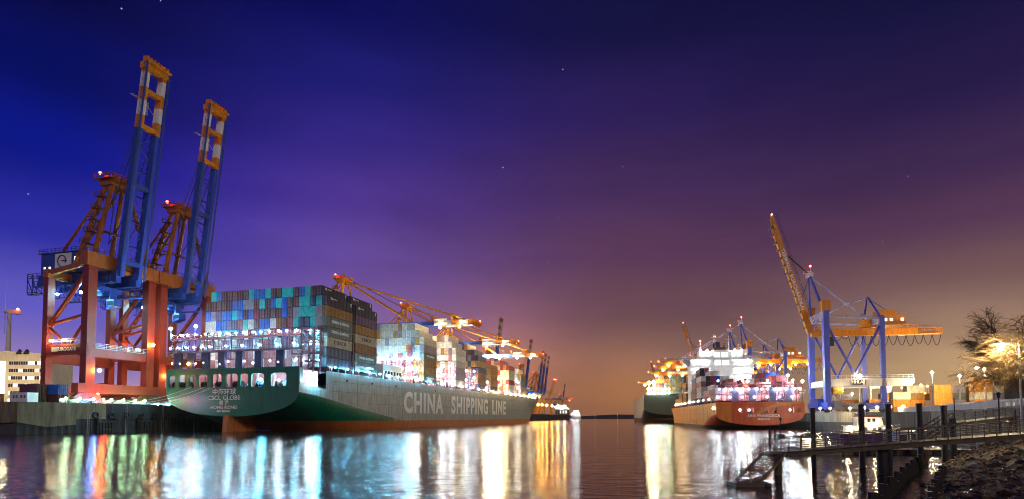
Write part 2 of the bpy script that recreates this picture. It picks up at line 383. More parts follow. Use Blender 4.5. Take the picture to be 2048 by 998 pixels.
# ------------------------------------------------------------------ ship-to-shore cranes, twin-girder kind
def lattice(mb, a, b, depth, wid, step, r):
    a = Vector(a); b = Vector(b); k = max(1, int((b-a).length/step)); dn = Vector((0,0,-depth)); u = (b-a).normalized().cross(Vector((0,0,1)))*wid
    for sgn in (-1, 1):
        o = u*(0.5*sgn)
        mb.bar(a+o, b+o, r*2); mb.bar(a+o+dn, b+o+dn, r*2)
        for i in range(k):
            p = a.lerp(b, i/k)+o; q = a.lerp(b, (i+1)/k)+o
            mb.bar(p, p+dn, r*1.4); mb.bar(p, q+dn, r*1.4)
def twin_crane(raised, frame, far=False):
    F = M[frame]; K = M['crane_red_lit'] if frame == 'crane_red' else F; t = thing('gantry_crane', 'crane', 'gantry crane')
    G, S = 14.5, 9.3                      # rail gauge, half leg spacing
    gz = 2.6 if raised else 6.6           # how far the girder sits above 32.4
    for y in (-S, S):
        MB().bar((0,y,5.0), (0,y,40 if raised else 43), 2.5, 2.2).build('leg', F, t)
        MB().bar((-G,y,5.0), (-G,y,37.5), 1.9, 1.7).build('leg', F, t)
        MB().box(-G+1.0, -1.2, y-0.85, y+0.85, 13.6, 16.4).build('portal_beam', F, t)
        MB().tube((-G+0.3,y,21.5), (-0.6,y,36.8), 0.62).build('brace', F, t)
        MB().tube((-G+0.3,y,22.0), (-1.4,y,24.4), 0.45).build('brace', F, t)
        MB().tube((-G+0.5,y,21.5), (-G*0.55,y,16.8), 0.42).build('brace', F, t)
        MB().tube((-1.3,y,22.5), (-G*0.42,y,16.8), 0.42).build('brace', F, t)
        MB().bar((-G+1,y,36.8), (-1.5,y,38.6), 0.9, 1.3).build('upper_tie', K, t)
        for x, wd in ((0,2.9),(-G,2.3)) if not far else ():
            MB().box(x-wd/2, x+wd/2, y-wd/2+0.1, y+wd/2-0.1, 12.95, 13.18).build('leg_flange', F, t)
            MB().box(x-wd/2, x+wd/2, y-wd/2+0.1, y+wd/2-0.1, 36.4, 36.6).build('leg_flange', F, t)
    for x in (0, -G):
        MB().box(x-1.2, x+1.2, -S-3.2, S+3.2, 3.0, 5.6).build('sill_beam', F, t)
        if not far:
            for y in (-S, S):
                bg_ = MB()
                bg_.prism([(y-4.2,1.5),(y-2.6,2.95),(y+2.6,2.95),(y+4.2,1.5),(y+3.4,1.2),(y-3.4,1.2)], 'x', x-0.7, x+0.7)
                for q in (-3.0, 3.0): bg_.prism([(y+q-1.5,0.7),(y+q-0.6,1.45),(y+q+0.6,1.45),(y+q+1.5,0.7)], 'x', x-0.55, x+0.55)
                bo = bg_.build('bogie', M['rust'], t)
                for q in (-4.1,-1.9,1.9,4.1): MB().tube((x-0.3,y+q,0.5), (x+0.3,y+q,0.5), 0.5, n=12).build('wheel', M['dark_steel'], bo)
    MB().box(-0.9, 0.9, -S+1.25, S-1.25, 12.9, 15.2).build('tie_beam', F, t)
    MB().box(-G-0.8, -G+0.8, -S+1.05, S-1.05, 11.5, 15.6).build('tie_beam', F, t)
    if not far:
        wk = MB(); wk.box(-2.3, -0.95, -S+1.3, S-1.3, 15.2, 15.35); wk.rail((-2.2,-S+1.3,15.35), (-2.2,S-1.3,15.35), 1.3, 1.4, 0.06, 3); wk.rail((1.4,-S+1.3,15.3), (1.4,S-1.3,15.3), 1.3, 1.4, 0.06, 3)
        wk.box(0.95, 1.5, -S+1.3, S-1.3, 15.2, 15.32)
        for y in (-S, S): wk.rail((-G+1.2,y-0.8,16.6), (-1.6,y-0.8,16.6), 1.2, 1.6, 0.05, 2)
        wk.build('portal_walkway', M['galv'], t)
    MB().box(-1.3, 1.3, -S-1.9, S+1.9, 37.6+(0 if raised else 3), 41.4+(0 if raised else 3)).build('cross_beam', K, t)
    MB().box(-G-0.9, -G+0.9, -S-1.2, S+1.2, 35.2, 37.4).build('cross_beam', K, t)
    for y in (-3.1, 3.1):
        MB().box(-26.5, 2.6, y-0.75, y+0.75, 31.8+gz, 35.2+gz).build('girder', M['crane_blue'], t)
    if not far:
        gw = MB(Matrix.Translation((0,0,gz)))
        for y in (-4.6, 4.6):
            gw.box(-26.5, 2, y-0.55, y+0.55, 31.6, 31.75); gw.rail((-26.5,y*1.1,31.75), (2,y*1.1,31.75), 1.5, 1.5, 0.07, 2)
        gw.build('girder_walkway', M['crane_blue'], t)
        gl = MB(Matrix.Translation((0,0,gz))); lattice(gl, (-27,-5.6,31.5), (1.0,-5.6,31.5), 2.2, 1.4, 1.7, 0.07); lattice(gl, (-27,5.6,31.5), (1.0,5.6,31.5), 2.2, 1.4, 1.7, 0.07)
        gl.box(-27, 1, -6.3, -4.9, 29.1, 29.25); gl.box(-27, 1, 4.9, 6.3, 29.1, 29.25)
        gl.build('cable_gallery', M['boom_blue'], t)
        bk = MB(Matrix.Translation((0,0,gz))); lattice(bk, (-30.5,0,34.6), (-26.5,0,34.6), 4.2, 8, 2, 0.12); bk.rail((-30.5,-4,34.6), (-30.5,4,34.6), 1.4, 1.4, 0.07); bk.rail((-30.5,-4,34.6), (-25,-4,34.6), 1.4, 1.4, 0.07)
        bk.build('rear_platform', M['crane_blue'], t)
        sp = MB(Matrix.Translation((0,0,gz)))
        for x in (-24,-18,-12,-6): MB(Matrix.Translation((0,0,gz))).box(x-0.4, x+0.4, -2.3, 2.3, 33, 34.4).build('girder_spacer', M['crane_blue'], t)
    HX = Matrix.Translation((0,0,gz)); HM = Matrix.Translation((4.5,0,gz)); mh = MB(HM).box(-29, -13, -4.6, 4.6, 35.3, 41.2); mh.box(-29.6, -12.4, -5.0, 5.0, 41.2, 41.45); mh = mh.build('machinery_house', M['crane_blue'], t)
    MB(HM).rail((-29.5,-4.9,41.45), (-12.6,-4.9,41.45), 1.1, 1.5, 0.05).rail((-29.5,-4.9,41.45), (-29.5,4.9,41.45), 1.1, 1.5, 0.05).build('roof_railing', M['crane_blue'], mh)
    MB(HM).box(-23.5, -17.5, -4.78, -4.62, 36.6, 41.0).build('sign_board', M['white'], mh)
    dm = MB(HM); pr = []
    for i in range(17): a_ = -0.5 + i*0.33; pr.append((-20.9+1.5*math.cos(a_), -4.82, 38.8+1.6*math.sin(a_)))
    dm.path(pr, 0.16); dm.bar((-20.8,-4.82,38.8), (-19.0,-4.82,38.8), 0.3); dm.build('emblem', M['letter_dark'], mh)
    MB(HM).box(-16.4, -14.6, -4.72, -4.6, 38.2, 39.8).build('window', M['lit_window_cool'], mh)
    for x in (-27.5, -25.6): MB(HM).box(x-0.3, x+0.3, -4.72, -4.6, 36.6, 37.4).build('window', M['lit_window'], mh)
    # pylon
    ax, az = -2.5, 63.0
    P = [(0.3,-S+0.8,41.2,ax+1.2,-2.6), (0.3,S-0.8,41.2,ax+1.2,2.6), (-11.5,-5.2,36.5+gz*0.5,ax-1.2,-2.6), (-11.5,5.2,36.5+gz*0.5,ax-1.2,2.6)]
    for x,y,z,x2,y2 in P: MB().tube((x,y,z), (x2,y2,az), 0.72, 0.55).build('pylon_leg', K, t)
    for y in (-1.7, 1.7): MB().tube((ax-1.5,y,az), (-25.5,y*1.6,35.0+gz), 0.38).build('backstay', K, t)
    MB().tube((-5.0,-4.0,50), (-5.0,4.0,50), 0.4).build('brace', F, t)
    hd = MB().box(ax-2.2, ax+2.2, -3.6, 3.6, az-0.3, az+1.5); hd.rail((ax-3.4,-4.4,az+1.5), (ax+3.2,-4.4,az+1.5), 1.3, 1.3, 0.08); hd.rail((ax+3.2,-4.4,az+1.5), (ax+3.2,4.4,az+1.5), 1.3, 1.3, 0.08)
    hd.box(ax-3.5, ax+3.3, -4.5, 4.5, az+1.3, az+1.55); hd.box(ax-2.8, ax-1.2, -2, 2, az+1.5, az+3.2)
    for y in (-2, 0, 2): hd.tube((ax+0.6,y-0.25,az+2.4), (ax+0.6,y+0.25,az+2.4), 0.9, n=10)
    hd.build('pylon_head', K, t)
    if not far:
        ld = MB()
        for i in range(6):
            z = 42.5 + i*3.4; x = -9 + (z-42)*0.27; ld.box(x-1.6, x+1.2, -5.4+i*0.25, -2.6+i*0.25, z, z+0.15); ld.rail((x-1.6,-5.4+i*0.25,z+0.15), (x+1.2,-5.4+i*0.25,z+0.15), 1.2, 1.2, 0.06)
            ld.bar((x-1,-4+i*.25,z), (x+1.4,-3.7+i*.25,z+3.4), 0.5, 0.12)
        ld.rail((1.2,-S-1.8,41.4), (1.2,S+1.8,41.4), 1.2, 1.5, 0.06)
        ld.build('stair_landing', M['rust'], t)
    # boom, built along +x from the hinge, then swung up
    BL = 61.0 if raised else 64.0
    ang = R(83) if raised else 0.0
    X = Matrix.Translation((2.6,0,33.6+gz)) @ Matrix.Rotation(-ang, 4, 'Y')
    cuts = [(0.0,0.695,'boom_blue'),(0.695,0.757,'crane_orange'),(0.757,0.827,'white'),(0.827,0.888,'crane_orange'),(0.888,0.955,'white'),(0.955,1.0,'crane_orange')]
    for y in (-2.7, 2.7):
        g = MB(X).box(0, BL*cuts[0][1], y-0.52, y+0.52, -0.9, 0.9).box(0, BL*cuts[0][1], y-0.66, y+0.66, 0.9, 1.0).build('boom_girder', M['boom_blue'], t)
        for a, b2, mt in cuts[1:]: MB(X).box(BL*a, BL*b2, y-0.58, y+0.58, -0.96, 1.05).build('painted_band', M[mt], g)
    ef = MB(X); ef.box(BL*0.972, BL, -3.6, 3.6, -1.4, 1.4); ef.box(BL, BL+0.5, -3.9, 3.9, -2.0, -1.4)
    for i in range(7): ef.box(BL+0.1, BL+1.6, -3.6+i*1.1, -3.1+i*1.1, -1.2, 0.6)
    ef.build('boom_end_frame', M['crane_orange'], t)
    for fr, mt in ((0.70,'crane_orange'),(0.865,'crane_orange'),(0.42,'crane_blue'),(0.06,'crane_blue')):
        MB(X).box(BL*fr, BL*fr+1.2, -2.3, 2.3, -0.9, 0.9).build('boom_cross_beam', M[mt], t)
    bw = MB(X)
    for y in (-3.75, 3.75):
        bw.box(0, BL, y-0.3, y+0.3, -1.5, -1.4)
        bw.rail((0,y,-1.4), (BL,y,-1.4), 1.1, 2.5, 0.03, 2)
    bw.build('boom_walkway', M['crane_blue'], t)
    if not far:
        bl = MB(X); bl.box(BL*0.78, BL*0.845, -0.7, -0.5, 1.5, 1.7); bl.box(BL*0.78, BL*0.845, 0.5, 0.7, 1.5, 1.7)
        for i in range(8): bl.box(BL*(0.78+0.008*i), BL*(0.78+0.008*i)+0.12, -0.7, 0.7, 1.5, 1.65)
        bl.bar((BL*0.86,-2.4,1.6), (BL*0.80,2.4,1.6), 0.14); bl.rail((BL*0.84,-2.4,1.2), (BL*0.84,-4.6,1.2), 1.2, 0.8, 0.05)
        bl.build('boom_ladder', M['white'], t)
        xb = MB(X)
        for i in range(10):
            sgn = 1 if i % 2 else -1
            xb.bar((BL*(0.08+0.06*i),-2.3*sgn,0), (BL*(0.14+0.06*i),2.3*sgn,0), 0.2); xb.bar((BL*(0.08+0.06*i),-2.3,0.2), (BL*(0.08+0.06*i),2.3,0.2), 0.16)
        xb.build('boom_lacing', M['boom_blue'], t)
        tr = MB(X)
        for i in range(22): tr.box(2+i*1.8, 2.3+i*1.8, -2.2, 1.9 if i % 4 == 0 else -1.5, 0.9, 1.2)
        tr.bar((0,-1.7,1.05), (BL*0.68,-1.7,1.05), 0.3); tr.build('cable_tray', M['dark_steel'], t)
    ap = Vector((ax+1.5, 0, az+0.6)); st_ = MB()
    if raised:
        for y in (-2.3, 2.3):
            for fr, off in ((0.28, 0.9), (0.62, 1.2)):
                p = X @ Vector((BL*fr, y, 1.5)); q = X @ Vector((BL*fr*0.52, y*1.0, 5.2+off))
                st_.bar((ap.x,y*0.7,ap.z), q, 0.18); st_.bar(q, p, 0.18)
            for k in range(3):
                p = X @ Vector((BL*(0.72+0.02*k), y*0.7, 1.2)); st_.tube((ap.x,y*(0.5+0.2*k),ap.z+1), p, 0.05, n=4, cap=False)
        st_.build('boom_stay', M['rope'], t)
    else:
        for y in (-2.7, 2.7):
            for fr in (0.50, 0.93):
                MB().tube((ap.x,y*0.8,ap.z), X @ Vector((BL*fr,y,1.4)), 0.30).build('boom_stay', F, t)
        for k in range(4):
            st_.tube((ap.x,-1.5+k,ap.z+1.8), X @ Vector((BL*0.62,-1.5+k,2.0)), 0.06, n=4, cap=False)
        st_.build('hoist_rope', M['rope'], t)
        MB(X).box(BL*0.70, BL*0.80, -4.02, -3.94, -1.25, 1.9).build('sign_board', M['white'], t)
        lettering('EUROGATE', 1.15, M['letter_dark'], t, X @ Vector((BL*0.75,-4.05,0.3)), (1,0,0), (0,0,1))
        MB(X).box(BL*0.66,BL*0.68,-2,2,1.4,3.4).box(BL*0.82,BL*0.84,-3,3,1.4,3.6).box(BL*0.80,BL*0.86,-3,3,3.6,3.9).build('boom_gantry', M['crane_orange'], t)
    # trolley and cabin
    tx = -6.5
    MB(HX).box(tx-2.5, tx+2.5, -3.6, 3.6, 29.9, 31.3).box(tx-2.0, tx+2.0, -2.0, 2.0, 28.6, 29.9).build('trolley', M['crane_blue'], t)
    cb = MB(HX).prism([(tx+2.8,24.8),(tx+5.4,25.6),(tx+5.4,27.6),(tx+2.8,27.6)], 'y', -1.3, 1.3); cb.box(tx+3.3, tx+3.6, -1, 1, 27.6, 30); cb = cb.build('operator_cabin', M['crane_blue'], t)
    MB(HX).box(tx+3.1, tx+5.2, -1.36, -1.28, 25.9, 27.1).build('window', M['glass'], cb)
    # lights
    lamps = [(-20,-5.6,29.0),(-16.5,-5.6,29.0)] if raised else []
    lamps += [(x,-6.2,28.9) for x in ((-10.5,-7.0,-4.2,-2.0) if raised else (-8,-3))]
    if not raised: lamps += [tuple(X @ Vector((BL*f,-4.6,-2.3))) for f in (0.15,0.35,0.55,0.75,0.9)]
    for p in lamps: lamp('floodlight', (p[0], p[1], p[2] + (gz if p[1] in (-5.6,-6.2) else 0)), 0.36 if raised else 0.5, M['lamp_c'] if raised else M['lamp_warm'], t)
    for p in ([tuple(X @ Vector((BL+1.4,1.5,0.8)))] + [(ax-2.4,-3.4,az+3.4)]): lamp('warning_light', p, 0.42, M['lamp_r'], t)
    if raised and not far:
        for p in ((2.0,-S+1.9,9.2),(-1.0,S-0.2,8.8),(1.9,S,18.2)): lamp('sodium_lamp', p, 0.45, M['lamp_s'], t)
        for x in (-11.5,-7.0): lamp('sign_lamp', (x,-S-1.3,17.4), 0.25, M['lamp_warm'], t)
        sg = MB().box(-11.6, -9.6, -S-0.98, -S-0.86, 14.4, 15.6).build('sign_board', M['white'], t)
        lettering('EUROGATE', 1.35, M['letter'], t, (-6.4,-S-0.93,15.0), (1,0,0), (0,0,1), bold=0.03)
    return t
QA = math.atan2(A1.y, A1.x) - math.pi/2          # local +x looks out over the water, +y along the quay
def rail1(k): return Q1 + L1*4.4 + A1*k
cr = twin_crane(True, 'crane_red')
p = rail1(-7.4); cr.location = (p.x,p.y,QZ1); cr.rotation_euler = (0,0,QA)
tag(cr, 'tall red gantry crane with raised striped boom, the farther left of two', 'gantry crane', 'gantry cranes with raised booms at the left quay')
cr['label'] = 'leftmost and tallest red gantry crane with blue boom raised and orange-white tip'
c2 = copy_tree(cr); p = rail1(15.5); c2.location = (p.x,p.y,QZ1)
c2['label'] = 'second red gantry crane with raised blue boom, just behind the green ship stern'
SKIP = ()
lo = twin_crane(False, 'crane_yellow')
lows = [(114, 'yellow gantry crane with lowered blue boom nearest behind the stern container stack'),
        (186, 'middle yellow gantry crane with lowered boom reaching over the green ship'),
        (256, 'farthest yellow gantry crane with lowered boom over the green ship bow')]
for i, (k, lb) in enumerate(lows):
    o = lo if i == 0 else copy_tree(lo); p = rail1(k); o.location = (p.x,p.y,QZ1); o.rotation_euler = (0,0,QA)
    o['label'] = lb; o['group'] = 'gantry cranes with lowered booms behind the green ship'
for x in (30, 36): lamp('floodlight', (x,-5.4,39.4), 0.95, M['lamp_st'], o)
fr_ = twin_crane(True, 'crane_yellow', True)
fars = [(-21,585,'single distant gantry crane with striped boom raised above the glowing lamps'),
        (15,745,'distant gantry crane with raised striped boom just past the green ship bow'),
        (38,880,'leftmost of three distant gantry cranes with raised booms side by side'),
        (44,915,'middle of three distant gantry cranes with raised booms side by side'),
        (51,950,'rightmost of three distant gantry cranes with raised booms side by side')]
for i, (x, y, lb) in enumerate(fars):
    o = fr_ if i == 0 else copy_tree(fr_); o.location = (x,y,7); o.rotation_euler = (0,0,QA)
    o['label'] = lb; o['group'] = 'distant gantry cranes with raised booms'

# ------------------------------------------------------------------ ship-to-shore cranes, single-girder kind
def mono_crane(raised, lit=True):
    t = thing('gantry_crane', 'crane', 'gantry crane')
    G, S = 17.5, 7.15; B = M['lilac']; W = M['pale_lilac']; O = M['crane_orange']
    for y in (-S, S):
        MB().bar((0,y,0.9), (0,y,33), 1.8, 1.6, 2.1, 1.9).build('leg', B, t)
        MB().bar((-G,y,0.9), (-G,y,31), 1.4, 1.4).build('leg', B, t)
        MB().box(-1.35, 1.35, y-1.2, y+1.2, 33, 36.4).build('leg_cap', O, t)
        MB().tube((-1.0,y,27.5), (-G*0.5-0.6,y,11.0), 0.42).build('brace', B, t)
        MB().tube((-G+0.7,y,27.5), (-G*0.5+0.6,y,11.0), 0.42).build('brace', B, t)
        MB().tube((-1.0,y,31.3), (-G+0.6,y,30.2), 0.38).build('upper_tie', W, t)
        MB().box(-G-8.5 if y > 0 else -G-0.8, -1.1, y-0.7, y+0.7, 8.4, 10.9).build('portal_beam', M['white'], t)
    pc = MB(); pc.prism([(-G-9.2,9.5),(-G-9.2,10.9),(-G-8.5,10.9),(-G-8.5,8.8)], 'y', S-0.7, S+0.7); pc.rail((-G-9,S+0.6,10.9), (-1.2,S+0.6,10.9), 1.1, 1.5, 0.05); pc.build('portal_railing', M['white'], t)
    for x in (0, -G):
        MB().box(x-0.8, x+0.8, -S-2.5, S+2.5, 1.3, 3.3).build('sill_beam', B, t)
        for y in (-S, S):
            bo = MB().prism([(y-2.6,0.9),(y-1.6,1.28),(y+1.6,1.28),(y+2.6,0.9),(y+2.2,0.5),(y-2.2,0.5)], 'x', x-0.5, x+0.5).build('bogie', M['dark_steel'], t)
            for q in (-2,-0.7,0.7,2): MB().tube((x-0.2,y+q,0.35), (x+0.2,y+q,0.35), 0.35, n=10).build('wheel', M['dark_steel'], bo)
    MB().box(-0.7, 0.7, -S+1, S-1, 8.4, 10.4).build('tie_beam', M['white'], t)
    MB().box(-1.0, 1.0, -S-0.4, S+0.4, 30.6, 32.9).build('cross_beam', W, t)
    MB().box(-G-0.7, -G+0.7, -S-0.3, S+0.3, 28.8, 30.6).build('cross_beam', W, t)
    MB().prism([(-1.1,25.5),(1.1,25.5),(1.1,27.7),(-1.1,27.7)], 'x', -G-14, 2.2).build('girder', O, t)
    en = MB(); lattice(en, (-G-21.5,0,27.6), (-G-14,0,27.6), 1.6, 2.4, 1.6, 0.1); en.box(-G-21.5, -G-14, -1.6, 1.6, 25.7, 25.85); en.rail((-G-21.5,-1.6,27.6), (-G-14,-1.6,27.6), 1.1, 1.2, 0.05); en.build('rear_platform', O, t)
    gr = MB().rail((-G-14,1.6,27.7), (2,1.6,27.7), 1.0, 1.6, 0.04); gr.box(-G-14, 2, 1.1, 1.7, 27.55, 27.68); gr.build('girder_walkway', O, t)
    mh = MB().prism([(-G-9.5,28.8),(-G-9.5,31.6),(-G-6.2,31.6),(-G-6.2,33.6),(-G-1.6,33.6),(-G-1.6,28.8)], 'y', -2.8, 2.8).build('machinery_house', O, t)
    MB().rail((-G-9.4,2.8,31.6), (-G-6.3,2.8,31.6), 1.0, 1.0, 0.04).build('roof_railing', O, mh)
    for x in (-G-8.4,-G-5.0,-G-3.2): MB().box(x-0.5, x+0.5, 2.78, 2.86, 29.8, 30.8).build('window', M['lit_window'], mh)
    MB().box(-G-10.5, -G-0.8, -3.3, 3.3, 28.5, 28.78).build('house_platform', O, t)
    MB().box(-G+0.8, -G+4.0, -1.6, 1.6, 28.2, 30.6).build('winch_house', O, t)
    # mast and stays
    ax, az = 2.4, 46.0
    for y in (-S+0.6, S-0.6): MB().tube((0.2,y,33), (ax,math.copysign(0.9,y),az), 0.42, 0.34).build('mast_leg', B, t)
    MB().tube((-2.4,0,32.8), (ax,0,az), 0.36, 0.3).build('mast_leg', B, t)
    hd = MB().box(ax-0.9, ax+0.9, -1.5, 1.5, az-0.2, az+1.0); hd.rail((ax-1.4,-1.8,az+1.0), (ax+1.4,-1.8,az+1.0), 1.1, 0.9, 0.05); hd.tube((ax-0.4,0,az+1), (ax-0.4,0,az+3.2), 0.1, n=5); hd.build('mast_head', M['white'], t)
    rx, rz = -G+1.2, 38.2
    for y in (-S+0.6, S-0.6): MB().tube((-G,y,30.6), (rx,math.copysign(0.4,y),rz), 0.34).build('rear_mast_leg', B, t)
    MB().tube((-G-3.5,0,31), (rx,0,rz), 0.3).build('rear_mast_leg', B, t)
    jn = Vector((-9.2, 0, 36.4))
    MB().tube((ax,0,az), (jn.x,0,jn.z), 0.34).build('backstay', W, t); MB().tube((jn.x,0,jn.z), (-G+0.6,0,31), 0.34).build('backstay', W, t)
    MB().tube((rx,0,rz), (jn.x,0,jn.z), 0.24).build('backstay', W, t); MB().tube((-1.2,0,32), (jn.x,0,jn.z), 0.24).build('backstay', W, t)
    MB().tube((rx,0,rz), (-G-13,0,27.8), 0.16).build('backstay', W, t)
    # boom
    BL = 42.0; ang = R(72.5) if raised else 0
    X = Matrix.Translation((2.4,0,26.7)) @ Matrix.Rotation(-ang, 4, 'Y')
    bm = MB(X).box(0, BL*0.88, -0.78, 0.78, -1.0, 1.0); bm.prism([(BL*0.88,-1.0),(BL,-0.15),(BL,1.0),(BL*0.88,1.0)], 'y', -0.78, 0.78); bm = bm.build('boom', O, t)
    bk = MB(X)
    for i in range(14): bk.box(2+i*2.8, 2.5+i*2.8, -1.5, 1.5, -1.4, -1.16)
    bk.rail((0,1.3,1.15), (BL,1.3,1.15), 0.9, 3.0, 0.04); bk.build('boom_walkway', M['dark_steel'], t)
    rot = X.to_3x3()
    for side in (-1, 1):
        rgt = rot @ Vector((-1,0,0)) if (side > 0 or raised) else rot @ Vector((1,0,0))
        nrm = Vector((0,side,0))
        lettering('TERMINAL BURCHARDKAI', 1.7, M['letter'], bm, X @ Vector((BL*0.46,0.80*side,0.0)), rgt, nrm.cross(rgt), bold=0.03, space=1.12)
    MB(X).box(BL-1.2, BL+0.5, -0.8, 0.8, 0.2, 1.0).box(BL*0.9, BL*0.93, -1.4, 1.4, -0.4, 0.5).build('boom_tip', M['yellow'], t)
    if raised:
        sy = MB()
        for y in (-0.5,-0.2,0.2,0.5): sy.tube((ax,y,az+0.6), X @ Vector((BL*0.66,y,1.2)), 0.06, n=4, cap=False)
        sy.tube((ax,0.3,az), X @ Vector((BL*0.30,0.3,1.2)), 0.12, n=5); sy.build('boom_stay', M['rope'], t)
    else:
        for y in (-0.6, 0.6): MB().tube((ax,y,az), X @ Vector((BL*0.8,y,1.1)), 0.22).build('boom_stay', W, t)
    # festoon cable loops
    fe = MB(); x = -2.5; i = 0
    while x > -G-20.5:
        wd = 2.3 if x > -12 else 2.7; dp = (1.1 if x > -9 else 3.3) + 0.25*math.sin(i*2.1)
        fe.path([(x-wd*q/8, 1.5, 25.3 - dp*(1-(2*q/8-1)**2)) for q in range(9)], 0.11, 4); x -= wd; i += 1
    fe.build('festoon_cable', M['dark_steel'], t)
    # trolley, hanging cab, sign, lifting platform
    MB().box(-5.2, -1.6, -1.5, 1.5, 23.6, 25.2).box(-4.8, -2.2, -1.2, 1.2, 22.2, 23.6).build('trolley', M['dark_steel'], t)
    sg = MB().box(-12.2, -7.2, S+0.71, S+0.84, 8.6, 10.9).build('sign_board', M['white'], t)
    MB().box(-10.9, -7.5, S+0.845, S+0.90, 8.9, 10.6).build('sign_panel', M['deck_dark'], sg)
    MB().box(-11.9, -11.5, S+0.845, S+0.90, 8.9, 10.6).build('sign_stripe', M['red'], sg)
    lettering('HHLA', 1.35, M['letter'], sg, (-9.2,S+0.92,9.75), (-1,0,0), (0,0,1), bold=0.03)
    wm_ = MB().box(-4.6, -1.6, S-0.9, S+0.9, 6.0, 8.2)
    for xx in (-4.2,-3.2,-2.2): wm_.tube((xx,S-1.0,7.1), (xx,S+1.0,7.1), 0.55, n=10)
    wm_.build('winch_carriage', M['yellow'], t)
    bk2 = MB().box(-5.0, -0.9, S-1.2, S+1.2, 0.9, 1.9); bk2.rail((-5,S+1.1,1.9), (-0.9,S+1.1,1.9), 1.6, 1.0, 0.06); bk2.box(-4.2, -1.9, S-0.8, S+0.8, 1.9, 3.9)
    for xx in (-4.6,-1.3): bk2.bar((xx,S,1.9), (xx,S,6.2), 0.14)
    bk2.bar((-4.4,S,3.9), (-1.6,S,6.2), 0.2)
    bk2.build('hanging_basket', M['galv'], t)
    bh = MB().box(-1.6, 1.6, -3.2, 3.2, 0.6, 4.4).box(-1.9, 1.9, -3.5, 3.5, 4.4, 4.6); bh.rail((-1.9,-3.5,4.6), (-1.9,3.5,4.6), 1.2, 1.0, 0.05); bh = bh.build('electrical_house', M['boom_blue'], t)
    if lit:
        lamp('floodlight', (-9.6,S+1.6,11.9), 0.26, M['lamp_warm'], t)
        if raised: lamp('floodlight', (-22.0,S+2.2,7.8), 0.11, M['lamp_warm'], t); lamp('floodlight', (-4.0,S+2.4,7.6), 0.12, M['lamp_warm'], t)  # two lamps added only to brighten the white portal beam
        for x in (-6,-12,-24,-30) if not raised else (): lamp('floodlight', (x,1.7,24.9), 0.34, M['lamp_warm'], t)
        if not raised:
            for f in (0.1,0.3,0.5,0.7,0.9): lamp('floodlight', X @ Vector((BL*f,1.4,-1.7)), 0.34, M['lamp_warm'], t)
    lamp('warning_light', (ax-0.4,0,az+3.5), 0.36, M['lamp_r'], t); lamp('warning_light', X @ Vector((BL+0.9,0,0.8)), 0.36, M['lamp_r'], t)
    return t
# local +x points over the water (to the red ship's side), so the crane is turned half round
QB = math.atan2(-R3.y, -R3.x)
def rail3(k): return Q3 + R3*3.6 + A3*k
mo = mono_crane(True)
p = rail3(7.2); mo.location = (p.x,p.y,QZ3); mo.rotation_euler = (0,0,QB); mo.scale = (1,1,1.05)
tag(mo, 'lilac gantry crane with orange boom raised beside the red ship stern', 'gantry crane', 'gantry cranes with orange single booms')
ml = mono_crane(False)
mons = [(112,0,'nearest lilac gantry crane with lowered orange boom behind the white ship bridge'),
        (140,0,'second lilac gantry crane with lowered orange boom behind the white ship bridge'),
        (186,0,'lilac gantry crane with lowered orange boom left of the white ship bridge'),
        (300,0,'distant lilac gantry crane with lowered boom above the dark teal ship')]
for i, (k, _, lb) in enumerate(mons):
    o = ml if i == 0 else copy_tree(ml); p = rail3(k); o.location = (p.x,p.y,QZ3); o.rotation_euler = (0,0,QB); o.scale = (1,1,1.05)
    o['label'] = lb; o['group'] = 'gantry cranes with orange single booms'
for k, lb in ((246,'lilac gantry crane with raised orange boom behind the white ship bridge'), (560,'farthest gantry crane with raised orange boom above the dark teal ship')):
    o = copy_tree(mo); p = rail3(k); o.location = (p.x,p.y,QZ3); o['label'] = lb
